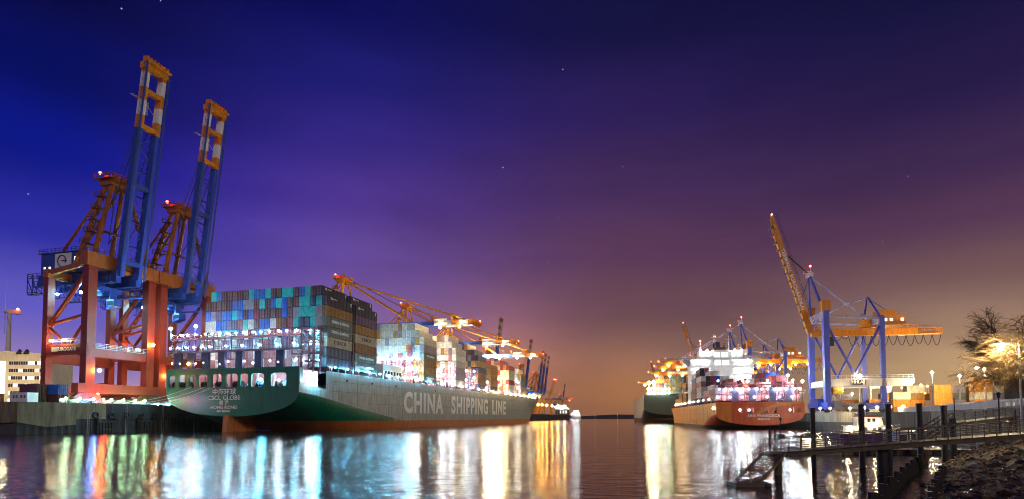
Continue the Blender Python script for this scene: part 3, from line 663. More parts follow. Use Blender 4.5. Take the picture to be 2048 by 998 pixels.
# ------------------------------------------------------------------ containers
def container_mesh(Lc, Wc, Hc):
    b = MB(); hw = Wc/2
    n = 13; pts = []
    for sgn in (-1, 1):                      # corrugated long sides
        row = []
        for i in range(n*2+1):
            x = 0.15 + (Lc-0.3)*i/(n*2); y = sgn*(hw - (0.0 if i % 4 < 2 else 0.06)); row += [(x,y,0.1),(x,y,Hc-0.1)]
        b.add(row, [((2*i,2*i+2,2*i+3,2*i+1) if sgn < 0 else (2*i,2*i+1,2*i+3,2*i+2)) for i in range(n*2)])
    b.add([(0.05,-hw,Hc-0.04),(Lc-0.05,-hw,Hc-0.04),(Lc-0.05,hw,Hc-0.04),(0.05,hw,Hc-0.04)], [(0,1,2,3)])
    b.add([(0.05,-hw,0.05),(Lc-0.05,-hw,0.05),(Lc-0.05,hw,0.05),(0.05,hw,0.05)], [(3,2,1,0)])
    for x in (0.06, Lc-0.06): b.add([(x,-hw,0),(x,hw,0),(x,hw,Hc),(x,-hw,Hc)], [(0,1,2,3) if x > 1 else (3,2,1,0)])
    for y in (-hw, hw):
        for x in (0.08, Lc-0.08): b.box(x-0.09, x+0.09, y-0.08, y+0.06, 0, Hc)
        for z in (0.07, Hc-0.07): b.box(0, Lc, y-0.05, y+0.03, z-0.07, z+0.07)
    for z in (0.08, Hc-0.08): b.box(-0.02, 0.1, -hw, hw, z-0.08, z+0.08)
    nf0 = len(b.f); nb = 0; ne = 4
    for y in (-0.62,-0.28,0.28,0.62): b.box(-0.07, 0.0, y*hw-0.02, y*hw+0.02, 0.12, Hc-0.12)     # lock bars
    b.box(-0.03, 0.05, -0.03, 0.03, 0.1, Hc-0.1)
    for y in (-0.45, 0.45): b.box(-0.05, 0.03, y*hw-0.22, y*hw+0.22, Hc*0.36, Hc*0.42)
    me = b.mesh('container', M['container']); me.materials.append(M['lock_bar'])
    for k in range(nb*6, ne*6): me.polygons[nf0+k-nb*6].material_index = 1
    return me
CC = {'T':('teal',(0.0,0.55,0.55)),'B':('blue',(0.01,0.12,0.60)),'N':('navy',(0.022,0.028,0.10)),'M':('dark maroon',(0.11,0.03,0.035)),'G':('lilac grey',(0.30,0.27,0.34)),
      'P':('dusky purple',(0.12,0.07,0.17)),'R':('crimson',(0.30,0.03,0.06)),'W':('white',(0.66,0.68,0.66)),'O':('brown',(0.26,0.10,0.03)),'K':('pink primer',(0.46,0.16,0.17)),
      'D':('black-blue',(0.035,0.03,0.055)),'S':('grey-green',(0.16,0.20,0.18)),'C':('tan',(0.50,0.42,0.28)),'E':('cream',(0.62,0.57,0.44)),'Y':('orange',(0.62,0.24,0.02)),'U':('ochre',(0.34,0.17,0.03))}
def container(me, c, parent_loc, rz, label, group):
    o = link('shipping_container', me); o.location = parent_loc; o.rotation_euler = (0,0,rz)
    o.color = (*CC[c][1], 1); return tag(o, label, 'container', group)
mixed = MB()                                  # the containers past the first three hundred, one mesh
def mixed_box(X, Lc, Wc, Hc, c, jit=0.18):
    k = 1 + random.uniform(-jit, jit); col = tuple(min(1, v*k) for v in CC[c][1]); mixed.X = X
    mixed.box(0.05, Lc-0.05, -Wc/2, Wc/2, 0.04, Hc-0.04, col)
    for y in (-0.6, 0.0, 0.6): mixed.box(-0.03, 0.05, y*Wc/2-0.04, y*Wc/2+0.04, 0.1, Hc-0.1, tuple(v*0.6 for v in col))
    for i in range(5):
        x = Lc*(i+0.5)/5
        for y in (-Wc/2, Wc/2): mixed.box(x-0.12, x+0.12, y-0.03, y+0.03, 0.12, Hc-0.12, tuple(v*0.85 for v in col))
# ------------------------------------------------------------------ hull
def interp(t, pts):
    if t <= pts[0][0]: return pts[0][1]
    for (a, x), (b2, y) in zip(pts, pts[1:]):
        if t <= b2: return x + (y-x)*(t-a)/(b2-a)
    return pts[-1][1]
def hull(root, L, HB, zd, z0, zk, boot, bow0, rake, mats, hole=None, st_extra=()):
    """sections from transom (0) to stem (L); half breadth HB; zd deck, z0 keel rise at the stern, zk lower edge of the flat side"""
    bowL = L - bow0
    def hb(s, z):
        D = zd(s)
        full = HB
        if s > bow0:
            q = (s-bow0)/bowL
            top = HB*(1-q**2.4)**0.62 if q < 1 else 0.0
            qs = (s-bow0+ (bowL*0.0))/max(bowL-rake, 1)
            low = HB*(1-min(1, qs)**1.7)**0.9
            f = max(0, min(1, z/D)); full = low + (top-low)*f**1.25
        a, k = z0(s), zk(s)
        if z < k:
            u = max(0.0, min(1.0, (z-a)/max(0.01, k-a))); full *= math.sqrt(max(0.0, 1-(1-u)**2.3))
        return full
    def stem(s):                               # lowest point of the section near the bow
        return -2.5 if s < L-rake else -2.5 + (s-(L-rake))/rake*(zd(s)+2.5)
    ss = sorted(set([0, 1.0] + [L*i/46 for i in range(1, 46)] + [bow0+bowL*i/16 for i in range(1, 16)] + [L-0.4] + list(st_extra)))
    def strip(za, zb, nrow, skip=None):
        b = MB()
        for sgn in (-1, 1):
            rows = []
            for s in ss:
                lo_, hi_ = za(s), zb(s); rows.append([(s, sgn*max(0.0, hb(s, lo_+(hi_-lo_)*j/nrow)), lo_+(hi_-lo_)*j/nrow) for j in range(nrow+1)])
            base = len(b.v)
            b.v += [p for r in rows for p in r]
            for i in range(len(ss)-1):
                for j in range(nrow):
                    if skip and sgn < 0 and skip[0] <= ss[i] and ss[i+1] <= skip[1] and j >= skip[2]: continue
                    q = (base+i*(nrow+1)+j, base+(i+1)*(nrow+1)+j, base+(i+1)*(nrow+1)+j+1, base+i*(nrow+1)+j+1)
                    b.f.append(q if sgn < 0 else q[::-1])
        return b
    bot = lambda s: max(z0(s), stem(s), -2.5)
    bz = lambda s: min(zd(s), max(bot(s), boot))
    kz = lambda s: min(zd(s), max(bz(s), zk(s)))
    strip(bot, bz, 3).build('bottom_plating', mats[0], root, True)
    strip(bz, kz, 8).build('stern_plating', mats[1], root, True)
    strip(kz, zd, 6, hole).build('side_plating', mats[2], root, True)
    dk = MB(); top = [(s, hb(s, zd(s)), zd(s)-0.35) for s in ss]
    for a, b2 in zip(top, top[1:]):
        dk.add([(a[0],-a[1]+.1,a[2]),(b2[0],-b2[1]+.1,b2[2]),(b2[0],b2[1]-.1,b2[2]),(a[0],a[1]-.1,a[2])], [(0,1,2,3)])
    return hb, dk
# ------------------------------------------------------------------ green container ship
SO = Vector((-79.9, 162.8, 0)); SA = math.atan2(A1.y, A1.x)
HB = 22.35; ZD = 17.8
ship = thing('container_ship', 'huge green container ship with sides lit grey, stern towards the viewer at the left quay', 'ship', SO, SA)
def toW(x, y, z): return SO + A1*x + L1*y + Vector((0,0,z))
zdf = lambda s: ZD + max(0, (s-300)/76)**1.5*4.0
z0f = lambda s: interp(s, [(0,4.3),(14,-0.2),(34,-9),(60,-12)])
zkf = lambda s: interp(s, [(0,11.0),(8,10.4),(36,6.4),(72,2.0),(110,-3)])
hbf, dk = hull(ship, 376.0, HB, zdf, z0f, zkf, 2.9, 250.0, 26.0, (M['boot'], M['hull_green'], M['hull_side_lit']), hole=(2.0, 13.0, 2), st_extra=(2.0, 5.0, 9.0, 13.0))
dk.build('deck', M['maroon'], ship)
# transom with mooring deck openings
def bottom_z(y):   # lower outline of the transom
    u = min(1, abs(y)/HB); return 4.3 + (11.0-4.3)*(1-(1-u**2.0)**(1/2.3))
tm = MB(); ys = [-HB+2*HB*i/40 for i in range(41)]
OZ0, OZ1 = 12.6, 16.4
for y, y2 in zip(ys, ys[1:]):
    tm.add([(0,y,bottom_z(y)),(0,y2,bottom_z(y2)),(0,y2,OZ0),(0,y,OZ0)], [(3,2,1,0)])
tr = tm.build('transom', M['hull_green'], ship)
# openings, from starboard (-) to port (+)
ops = [(-18.4,-13.4),(-11.2,-6.9),(-5.9,-3.2),(-2.4,1.6),(3.0,6.4),(7.9,11.2),(12.0,14.3),(15.2,18.0),(19.2,21.6)]
tb = MB().box(-0.02, 0.5, -HB, HB, OZ1, ZD+0.25)
ed = [-HB] + [v for o in ops for v in o] + [HB]
for a, b2 in zip(ed[0::2], ed[1::2]): tb.box(-0.02, 0.5, a, b2, OZ0, OZ1)
for a, b2 in ops:                                 # rounded corners
    for yy, sg in ((a,1),(b2,-1)):
        for zz, sz in ((OZ0,1),(OZ1,-1)):
            tb.prism([(yy,zz),(yy+sg*0.75,zz),(yy+sg*0.22,zz+sz*0.22),(yy,zz+sz*0.75)], 'x', 0.0, 0.45)
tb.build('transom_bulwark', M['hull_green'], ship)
md = MB().box(0.1, 14, -HB+0.2, HB-0.2, 12.1, 12.4); md.box(9.5, 9.8, -HB+0.6, HB-0.4, 12.4, 17.3); md.box(0.6, 14, -HB+0.5, HB-0.4, 17.1, 17.35)
for y in (-19.5,-12.3,-6.4,2.3,7.2,11.6,14.8,18.6): md.box(3.0, 3.6, y-0.3, y+0.3, 12.4, 17.1)
md.build('mooring_deck', M['pink_deck'], ship)
for y in (-15.0,-8.5,-1.0,5.0,10.0,17.0,20.2):
    wn_ = MB().tube((2.2,y-1.3,13.5), (2.2,y+1.3,13.5), 0.55, n=12)
    for q in (-1.35,-0.4,0.5,1.35): wn_.tube((2.2,y+q-0.06,13.5), (2.2,y+q+0.06,13.5), 0.95, n=14)
    wn_.box(1.6, 2.9, y-1.7, y+1.7, 12.4, 12.9).build('mooring_winch', M['dark_steel'], ship)
for y in (-18.3,-11.0,-4.6,3.4,9.4,15.0): MB().tube((1.2,y,12.4), (1.2,y,13.5), 0.28, n=8).tube((1.2,y,13.3), (1.2,y,13.6), 0.38, n=8).build('bollard', M['dark_steel'], ship)
for y in (-16.0,-9.0,-1.5,4.8,9.8,13.2,16.6,20.2): lamp('deck_light', (6.0,y,16.6), 0.15, M['lamp_w'], ship)
lamp('floodlight', (0.9,-9.4,14.6), 0.36, M['lamp_cx'], ship); lamp('floodlight', (1.0,-15.2,14.4), 0.25, M['lamp_w'], ship)
lamp('floodlight', (7.2,-HB-0.35,14.9), 0.55, M['lamp_cx'], ship); lamp('floodlight', (4.0,-HB-0.2,14.3), 0.4, M['lamp_w'], ship)
# name on the stern
for tx, sz, z in (('中海环球',1.85,11.2),('CSCL GLOBE',1.75,9.55),('香 港',1.3,8.15),('HONG KONG',1.3,6.85),('IMO 9695121',0.75,5.75)):
    lettering(tx, sz, M['letter'], ship, (-0.06,2.0,z), (0,-1,0), (0,0,1), bold=0.02, sx=1.1)
# side name
x = 66.0
for word, x0, x1, sz in (('CHINA',65,105,11.0),('SHIPPING',116,173,11.0),('LINE',181,210,11.0)):
    o = lettering(word, sz, M['letter'], ship, ((x0+x1)/2,-HB-0.05,9.4), (1,0,0), (0,0,1), bold=0.42, space=1.2)
    wd = max(v.co.x for v in o.data.vertices) - min(v.co.x for v in o.data.vertices)
    o.data.transform(Matrix.Diagonal(((x1-x0)/wd,1,1,1)))
# plating seams, draught marks, fairleads
sm_ = MB()
for z in (14.9, 11.9, 8.6): sm_.box(36 if z < 11 else (14 if z < 14 else 16), 250, -HB-0.03, -HB, z-0.05, z+0.05)
for s in range(20, 250, 11): sm_.box(s-0.05, s+0.05, -HB-0.025, -HB, max(3, zkf(s)+0.3), ZD-0.1)
sm_.build('plating_seam', M['hull_seam'], ship)
rb = MB(); 
for s in (24, 40, 58, 96, 140, 190, 230): rb.box(s, s+1.1, -HB-0.06, -HB+0.2, 15.2, 15.9)
rb.build('fairlead', M['dark_steel'], ship)
rd = MB().prism([(-2.0,-2.5),(-1.6,4.6),(8.6,4.0),(10.2,0.6),(9.6,-2.5)], 'y', -0.75, 0.75); rd.build('rudder', M['boot'], ship)
MB().box(0.8, 1.0, -0.82, 0.82, -1.5, 4.2).build('rudder_seam', M['rust'], ship)
pr = MB().tube((11.2,0,-3.0), (15.5,0,-3.0), 1.1, 1.3, n=12)
for k in range(5):
    a_ = math.pi/2 + 0.12 + 2*math.pi*k/5; dx, dz = math.cos(a_), math.sin(a_); q = Vector((0,dx,dz)); tn = Vector((0,-dz,dx))
    pts = []; 
    for r_, wd, tw in ((1.0,0.9,0.7),(2.6,2.0,0.5),(4.2,2.2,0.35),(5.2,1.1,0.25)):
        c = Vector((13.0,0,-3.0)) + q*r_
        for e in (-1, 1): pts.append(c + tn*(e*wd) + Vector((e*tw*1.6,0,0)))
    pr.add(pts, [(0,1,3,2),(2,3,5,4),(4,5,7,6)])
pr.build('propeller', M['bronze'], ship, True)
# bulwark rail and lashing gear along the deck edge
rl = MB()
for s in range(16, 330, 4):
    y = -hbf(s, zdf(s))+0.3; z = zdf(s)
    rl.box(s-0.15, s+0.15, y-0.1, y+0.15, z-0.3, z+1.1)
    if s % 12 == 4: rl.box(s-0.9, s+0.9, y+0.1, y+0.6, z-0.3, z+2.4)
rl.build('deck_railing', M['maroon'], ship)
for i, s in enumerate(list(range(17, 60, 7)) + list(range(64, 300, 13))): lamp('deck_light', (s,-hbf(s, zdf(s))-0.5,zdf(s)+1.3), 0.22, M['lamp_cx'] if s in (24,38,52,77) else M['lamp_c'] if s < 110 else M['lamp_w'] if s < 160 else M['lamp_warm'], ship)
# lashing bridges
def lashing(x, y0, y1, z, lv, pil, mat, pmat, lampm, lr, step=2.03):
    b = MB(); 
    for h in lv: b.box(x-0.6, x+0.6, y0, y1, z+h-0.55, z+h); b.rail((x-0.6,y0,z+h), (x-0.6,y1,z+h), 1.0, 2.03, 0.05, 2)
    br = b.build('lashing_bridge', mat, ship); n = int((y1-y0)/step)
    for i in range(n+1):
        y = y0 + (y1-y0)*i/n
        MB().box(x-0.2, x+0.2, y-0.12, y+0.12, z+lv[0]-0.2, z+lv[-1]+(1.3 if i % 2 else 0.8)).build('post', M['galv'] if i % 3 == 1 else mat, br)
    for y in pil: MB().box(x-0.4, x+0.45, y-1.15, y+1.15, z-0.3, z+lv[0]-0.3).build('bulkhead_panel', pmat, br)
    br2 = MB()
    for i in range(n):
        y = y0 + (y1-y0)*(i+0.5)/n
        if i % 3 == 0: br2.bar((x-0.3,y-0.6,z+lv[0]+0.1), (x-0.3,y+0.4,z+lv[1]-0.4), 0.10); br2.bar((x-0.3,y+0.7,z+lv[0]+0.1), (x-0.3,y-0.2,z+lv[1]-0.4), 0.10)
    tag(br2.build('lashing_rod', M['galv'], br), kind='stuff')
    return br
pil = [-19.6+0.0, -15.4, -8.4, -2.0, 4.0, 9.6, 14.8, 19.4]
b1 = lashing(1.2, -HB+0.4, HB-0.4, ZD, (5.6, 9.4), pil[1:], M['maroon'], M['deck_dark'], None, 0)
random.seed(11)
for i in range(16):
    y = -HB+1.4 + i*2.8
    lamp('floodlight', (0.4,y+random.uniform(-.4,.4),ZD+10.3), random.choice((.18,.22,.26)), M['lamp_wx'] if i in (1,4,8,11,14) else M['lamp_w'], ship)
    if i % 2 == 0 or i > 10: lamp('floodlight', (0.4,y+0.7,ZD+6.6), 0.24, M['lamp_cx'] if i in (0,2,6,8,12,14) else M['lamp_c'], ship)
    if i % 3 != 1: lamp('floodlight', (0.9,y+0.3,ZD+2.0+random.uniform(-.5,.5)), 0.16, M['lamp_w'], ship)
lamp('sodium_lamp', (0.8,15.4,ZD+1.9), 0.40, M['lamp_s'], ship)
for p in ((0.4,HB-0.6,ZD+12.4),(2.5,HB-7.6,ZD+13.2)): lamp('floodlight', p, 0.45, M['lamp_w'], ship)
MB().box(0.2,0.6,HB-0.8,HB-0.4,ZD+9,ZD+12).box(2.3,2.7,HB-7.8,HB-7.4,ZD+9,ZD+12.7).build('lamp_mast', M['boom_blue'], ship)
b2_ = lashing(11.4, -HB+0.2, -HB+10.5, ZD, (5.4, 8.6, 11.8), [-HB+6.2], M['maroon'], M['pink_deck'], None, 0)
for i in range(4):
    y = -HB+1.2 + i*2.7
    for h in (3.0, 7.8, 11.0): lamp('floodlight', (10.6,y+random.uniform(-.5,.5),ZD+h), random.choice((.14,.18,.22)), M['lamp_cx'] if (i in (1,4) and h > 10) else M['lamp_c'] if i < 5 else M['lamp_w'], ship)
tw = MB()
for y in (-HB+0.3, -HB+4.2): 
    for x_ in (7.0, 10.4): tw.box(x_-0.22, x_+0.22, y-0.22, y+0.22, ZD-1, ZD+12)
for h in (2.6, 5.4, 8.6, 11.8): tw.box(6.8, 10.6, -HB+0.2, -HB+4.4, ZD+h-0.2, ZD+h)
tw.build('stair_tower', M['maroon'], ship)
# stern stack: 22 columns, 8 tiers
CW, CT, CLn = 2.0, 3.1, 14.2
cm = container_mesh(CLn, CW-0.2, CT-0.14)
rows = ['-TBMMMMMTBBTMMTTMBTMB-'.ljust(22,'N'), 'MMMMMBBGGMTMBTBMMTTNTN', 'BGPBBTBMBRMMMMBMGTTTGM', 'WWBBPPRTWMBBWOMRTNNTGW',
        'WWWTTTBWMBTWRMBRMNPTBT', 'RPWRPWRPPWRRPWPRWPPRWW', 'KWKKPKKRKWKKKKWKKRKKWW', 'KKWKKKRKKKWKKKKKWKKKEE']
side1 = ['-','D','U','S','S','C','D','D']; side2 = ['D','D','P','U','C','O','S','S']
Z0 = ZD + 1.25
def tierz(r): return Z0 + (7-r)*CT
em_ = MB(); pts = []
for i in range(10): a_ = math.pi/2+i*math.pi/5; q = 0.62 if i % 2 == 0 else 0.26; pts.append((2.0+q*math.cos(a_)*1.3, 2.25+q*math.sin(a_)))
em_.prism(pts, 'y', -CW/2-0.04, -CW/2-0.01)
for i in range(5): em_.box(2.9+i*0.45, 3.2+i*0.45, -CW/2-0.04, -CW/2-0.01, 2.1, 2.4)
em_.prism([(12.6,2.6),(13.4,2.7),(13.2,1.5),(12.9,1.5)], 'y', -CW/2-0.04, -CW/2-0.01)
em_ = em_.mesh('emblem', M['letter'])
def emblem(o): link('emblem', em_, o)
for r in range(8):
    for c in range(22):
        ch = rows[r][c] if c < len(rows[r]) else 'N'
        if c == 21: ch = side1[r]
        if c == 20 and r == 0: ch = 'D'
        if ch == '-': continue
        y = HB - 0.35 - CW*(c+0.5)
        o = container(cm, ch, toW(13.9, y, tierz(r)), SA, '%s container, %s from left in the %s tier of the stern stack' % (CC[ch][0], ordw(c), 'top' if r == 0 else ordw(r)), 'containers in the stern stack of the green ship')
        if c == 21:
            tx = {3:('CHINA SHIPPING',1.15,'letter'),4:('CHINA SHIPPING',1.15,'letter'),5:('COSCO',1.5,'letter_dark')}.get(r)
            if tx: lettering(tx[0], tx[1], M[tx[2]], o, (CLn*0.5,-CW/2-0.02,CT*0.5), (1,0,0), (0,0,1), bold=0.03, space=1.15 if r != 5 else 1.5)
            if r == 1: emblem(o)
        if c == 20 and r == 0: emblem(o)
for r in range(8):
    ch = side2[r]; c = 20 if r == 0 else 21; y = HB-0.35-CW*(c+0.5)
    o = container(cm, ch, toW(30.0, y, tierz(r)), SA, '%s container, %s tier from top, side column ahead of the stern stack' % (CC[ch][0], ordw(r)), 'side containers ahead of the stern stack')
    tx = {4:('COSCO',1.5,'letter_dark'),6:('CHINA SHIPPING',1.15,'letter'),7:('CHINA SHIPPING',1.15,'letter')}.get(r)
    if r < 2: emblem(o)
    if tx: lettering(tx[0], tx[1], M[tx[2]], o, (CLn*0.5,-CW/2-0.02,CT*0.5), (1,0,0), (0,0,1), bold=0.03, space=1.15)
MB().box(28.3,29.6,-HB+0.5,HB-0.5,ZD-0.3,ZD+6.2).box(28.6,29.2,-HB+0.4,-HB+1.0,ZD-0.3,ZD+13).build('lashing_bridge', M['maroon'], ship)
# second stack
sc2 = ['UUEEWYEEEEGG', 'YEEWEGYEEEYG', 'EYGWEWEEGEEW', 'GEGYEEEWEEWE', 'SWEEEEWGEEEW', 'UYYEOEEKWKKW', 'UYEEEKKWWKWW', 'SNWYEKWWWKEE']
outer2 = [99, 1, 0, 0, 0, 0, 0, 0]
for r in range(8):
    for c in range(12):
        if (r == 0 and c < 2) or (r == 1 and c < 1): continue
        ch = sc2[r][c]; y = -HB + 0.35 + CW*(c+0.5)
        if r == 7 and c > 4: continue
        o = container(cm, ch, toW(84.5, y, tierz(r)), SA, '%s container, %s from right in the %s tier of the second stack' % (CC[ch][0], ordw(c), 'top' if r == 0 else ordw(r)), 'containers in the second stack of the green ship')
        if c == 0 and r in (4, 7): lettering('CHINA SHIPPING', 1.1, M['letter'], o, (CLn*0.5,-CW/2-0.02,CT*0.5), (1,0,0), (0,0,1), bold=0.03)
sb = MB().box(82.6, 83.6, -HB+0.5, HB-0.5, ZD+5, ZD+5.3); sb.box(82.6, 83.6, -HB+0.5, HB-0.5, ZD+9, ZD+9.3)
for i in range(12): y = -HB+0.6+i*2.0; sb.box(82.9, 83.3, y-0.15, y+0.15, ZD-0.3, ZD+10.4)
sb.box(82.8,83.5,-HB+5,-HB+7,ZD,ZD+15).box(82.8,83.5,-HB+9.5,-HB+11.4,ZD,ZD+13).build('lashing_bridge', M['maroon'], ship)
for i in range(9):
    for h in (2.5, 6.5, 10.5): lamp('floodlight', (80.5,-HB+1.6+i*2.2,ZD+h), random.choice((.2,.26,.32)), M['lamp_cx'] if (i in (1,2,5,7) and h > 6) else M['lamp_w'] if i > 3 else M['lamp_warm'], ship)
dh = MB().box(56, 72, -HB+4, HB-4, ZD-0.3, ZD+6).box(58, 70, -10, 10, ZD+6, ZD+10).build('deckhouse', M['white'], ship)
for i in range(6): MB().box(57.5+i*2.4, 58.7+i*2.4, -HB+3.9, -HB+4.02, ZD+2.2, ZD+3.6).build('window', M['glass'], dh)
# remaining stacks on the green ship
def stack(s0, ncol, ntier, cols, lamp_m, outer_drop=(2,1,0), half=None, deep=2):
    hbv = half if half else min(HB, hbf(s0+8, zdf(s0)))-0.3
    for c in range(ncol):
        drop = outer_drop[c] if c < len(outer_drop) else 0
        for r in range(ntier-drop):
            for d in range(deep if c < 2 else 1):
                X = Matrix.Translation(toW(s0+d*(CLn+0.6), -hbv+CW*(c+0.5), zdf(s0)+1.2+r*CT)) @ Matrix.Rotation(SA, 4, 'Z')
                mixed_box(X, CLn, CW-0.06, CT-0.05, random.choice(cols))
    b = MB(); hx = s0-1.6
    for i in range(ncol+1): b.box(hx-0.2, hx+0.2, -hbv+CW*i-0.15, -hbv+CW*i+0.15, zdf(s0)-0.3, zdf(s0)+ntier*CT*0.5)
    for h in (0.2, 0.35, 0.5): b.box(hx-0.5, hx+0.5, -hbv, -hbv+CW*ncol, zdf(s0)+ntier*CT*h-0.2, zdf(s0)+ntier*CT*h)
    b.build('lashing_bridge', M['maroon'], ship)
    for i in range(0, ncol, 2):
        for h in (2.6, 6.6, 10.6):
            if h < ntier*CT*0.6: lamp('floodlight', (s0-4.5,-hbv+CW*(i+0.5)+random.uniform(-.6,.6),zdf(s0)+h+random.uniform(-.6,.6)), random.choice((.26,.34)), lamp_m, ship)
stack(122.5, 9, 8, 'WWEWWKGUU', M['lamp_w'], (2,1,0), deep=1)
stack(156, 8, 8, 'NPSMOUUDD', M['lamp_w'], (2,1,1), deep=1)
stack(179, 5, 5, 'NSSDU', M['lamp_w'], (0,0,0), deep=1)
stack(219, 12, 7, 'EEEYKRWW', M['lamp_warm'], (1,1,0), deep=1)
stack(250, 8, 6, 'WWSSCUCE', M['lamp_w'], (1,0,0), deep=1)
MB().tube((340,0,ZD+4), (340,0,ZD+15), 0.4, 0.25).build('foremast', M['white'], ship)
# ------------------------------------------------------------------ red container ship
S3 = Vector((71,200,0)) + R3*14.4; SA3 = math.atan2(A3.y, A3.x); HB3 = 14.4; ZD3 = 9.2
def toW3(x, y, z): return S3 + A3*x - R3*y + Vector((0,0,z))
ship3 = thing('container_ship', 'red and orange container ship with a white bridge tower, moored at the right quay', 'ship', S3, SA3)
zd3 = lambda s: ZD3 + max(0, (s-150)/38)**1.5*1.6
hb3, dk3 = hull(ship3, 188.0, HB3, zd3, lambda s: interp(s, [(0,1.3),(10,-1),(30,-8)]), lambda s: interp(s, [(0,5.2),(10,4.6),(26,1.6),(44,-3)]), 1.1, 120.0, 12.0, (M['hull3_boot'], M['hull3'], M['hull3_side']), st_extra=(2.0,5.0))
dk3.build('deck', M['maroon'], ship3)
def bz3(y): u = min(1, abs(y)/HB3); return 1.3 + 3.9*(1-(1-u**2)**(1/2.3))
ops3 = [(-13.2,-12.4),(-10.8,-9.0),(-5.8,-4.6),(-2.9,-0.3),(2.0,4.4),(5.8,7.0),(10.2,11.5)]
tm = MB(); ys = [-HB3+2*HB3*i/30 for i in range(31)]
for y, y2 in zip(ys, ys[1:]): tm.add([(0,y,bz3(y)),(0,y2,bz3(y2)),(0,y2,5.6),(0,y,5.6)], [(3,2,1,0)])
tm.build('transom', M['hull3'], ship3)
tb = MB().box(-0.02, 0.4, -HB3, HB3, 7.4, ZD3+0.2); ed = [-HB3]+[v for o in ops3 for v in o]+[HB3]
for a, b2 in zip(ed[0::2], ed[1::2]): tb.box(-0.02, 0.4, a, b2, 5.6, 7.4)
tb.build('transom_bulwark', M['hull3'], ship3)
# orange sweep painted over the stern
mk = MB(); mk.add([(-0.05,HB3-0.02,bz3(HB3)+0.1),(-0.05,HB3-0.02,9.2),(-0.05,9.3,9.2),(-0.05,9.3,1.9)] , [(0,1,2,3)])
pts = [(HB3-5.1 - 0.001, 1.9)]
for i in range(9): y = HB3 - 5.1 + 5.1*i/8; pts.append((y, bz3(min(y, HB3-0.02))+0.05))
mk = MB().add([(-0.05,y,z) for y, z in pts[1:]] + [(-0.05,HB3,9.3),(-0.05,HB3-5.1,9.3)], [tuple(range(len(pts)+1))])
mk.add([(-0.05,2.2,5.2),(-0.05,0.2,5.2),(-0.05,-4.6,7.6),(-0.05,-HB3,8.9),(-0.05,-HB3,9.35),(-0.05,-6.0,9.0),(-0.05,-2.2,7.7)], [(0,1,2,3,4,5,6)])
mk.build('hull_marking', M['hull3_mark'], ship3)
MB().box(0.1,9,-HB3+.2,HB3-.2,5.3,5.5).box(6,6.2,-HB3+.4,HB3-.4,5.5,8.7).box(0.5,9,-HB3+.4,HB3-.4,8.5,8.7).build('mooring_deck', M['pink_deck'], ship3)
for y in (-10,-1.6,3.2,6.4,10.8): lamp('deck_light', (1.0,y,6.6), 0.17, M['lamp_w'], ship3)
for y in (-4.9,-2.0,3.0,9.4):
    MB().tube((2,y-0.8,6.1), (2,y+0.8,6.1), 0.4, n=10).tube((2,y-0.85,6.1), (2,y-0.7,6.1), 0.6, n=10).tube((2,y+0.7,6.1), (2,y+0.85,6.1), 0.6, n=10).build('mooring_winch', M['dark_steel'], ship3)
for tx, sz, z in (('SAN FRANCISCA',1.25,4.6),('MAJURO',0.95,3.45)):
    lettering(tx, sz, M['letter'], ship3, (-0.07,-1.2,z), (0,-1,0), (0,0,1), bold=0.02, space=1.15)
sm3 = MB()
for z in (7.4, 5.2): sm3.box(14, 120, HB3, HB3+0.03, z-0.05, z+0.05)
for s in range(8, 122, 9): sm3.box(s-0.06, s+0.06, HB3, HB3+0.03, max(1.4, interp(s,[(0,5.2),(26,1.6),(44,1.2)])), ZD3)
sm3.build('plating_seam', M['hull3'], ship3)
MB().box(3,6.2,HB3-0.3,HB3+0.05,5.8,8.0).build('side_port', M['glass'], ship3); lamp('deck_light', (4.4,HB3+0.3,7.2), 0.2, M['lamp_w'], ship3)
# lashing bridge at the stern
lb = MB()
for h in (0.0, 5.2, 6.3): lb.box(0.6, 1.6, -HB3+.2, HB3-.2, ZD3+h-0.2, ZD3+h+0.05)
lb = lb.build('lashing_bridge', M['maroon'], ship3)
for i in range(16): y = -HB3+0.4+i*1.88; MB().box(0.9,1.2,y-0.1,y+0.1,ZD3,ZD3+6.8).build('post', M['maroon'], lb)
for y in (-9.6,-4.4,2.2,8.0): MB().box(0.7,1.4,y-1.1,y+1.1,ZD3,ZD3+5.1).build('bulkhead_panel', M['deck_dark'], lb)
random.seed(5)
for i in range(14):
    y = -HB3+1.2+i*2.05
    lamp('floodlight', (0.3,y+random.uniform(-.4,.4),ZD3+4.6), random.choice((.14,.19,.24)), M['lamp_wx'] if i in (1,3,4,6,7,9,10,12) else M['lamp_w'], ship3)
    if i % 2: lamp('floodlight', (0.4,y+0.4,ZD3+1.9), 0.18, M['lamp_w'], ship3)
    if i % 4 == 1: lamp('floodlight', (1.0,y,ZD3+7.6), 0.26, M['lamp_w'], ship3)
lamp('sodium_lamp', (0.4,3.8,ZD3+7.4), 0.42, M['lamp_s'], ship3)
for p in ((0.6,-HB3+0.3,ZD3+7.2),(14,-HB3+1.0,ZD3+10.2)): lamp('floodlight', p, 0.42, M['lamp_wx'], ship3)
for i in range(9): s = 16+i*13; lamp('deck_light', (s,hb3(s,ZD3)-0.4,ZD3+1.6), 0.17, M['lamp_w'] if i < 6 else M['lamp_warm'], ship3)
rl = MB()
for s in range(8, 176, 3): y = hb3(s, zd3(s))-0.2; rl.box(s-0.1, s+0.1, y-0.1, y+0.1, zd3(s)-0.2, zd3(s)+1.6)
rl.path([(s, hb3(s, zd3(s))-0.2, zd3(s)+1.5) for s in range(8, 176, 3)], 0.07)
rl.build('deck_railing', M['maroon'], ship3)
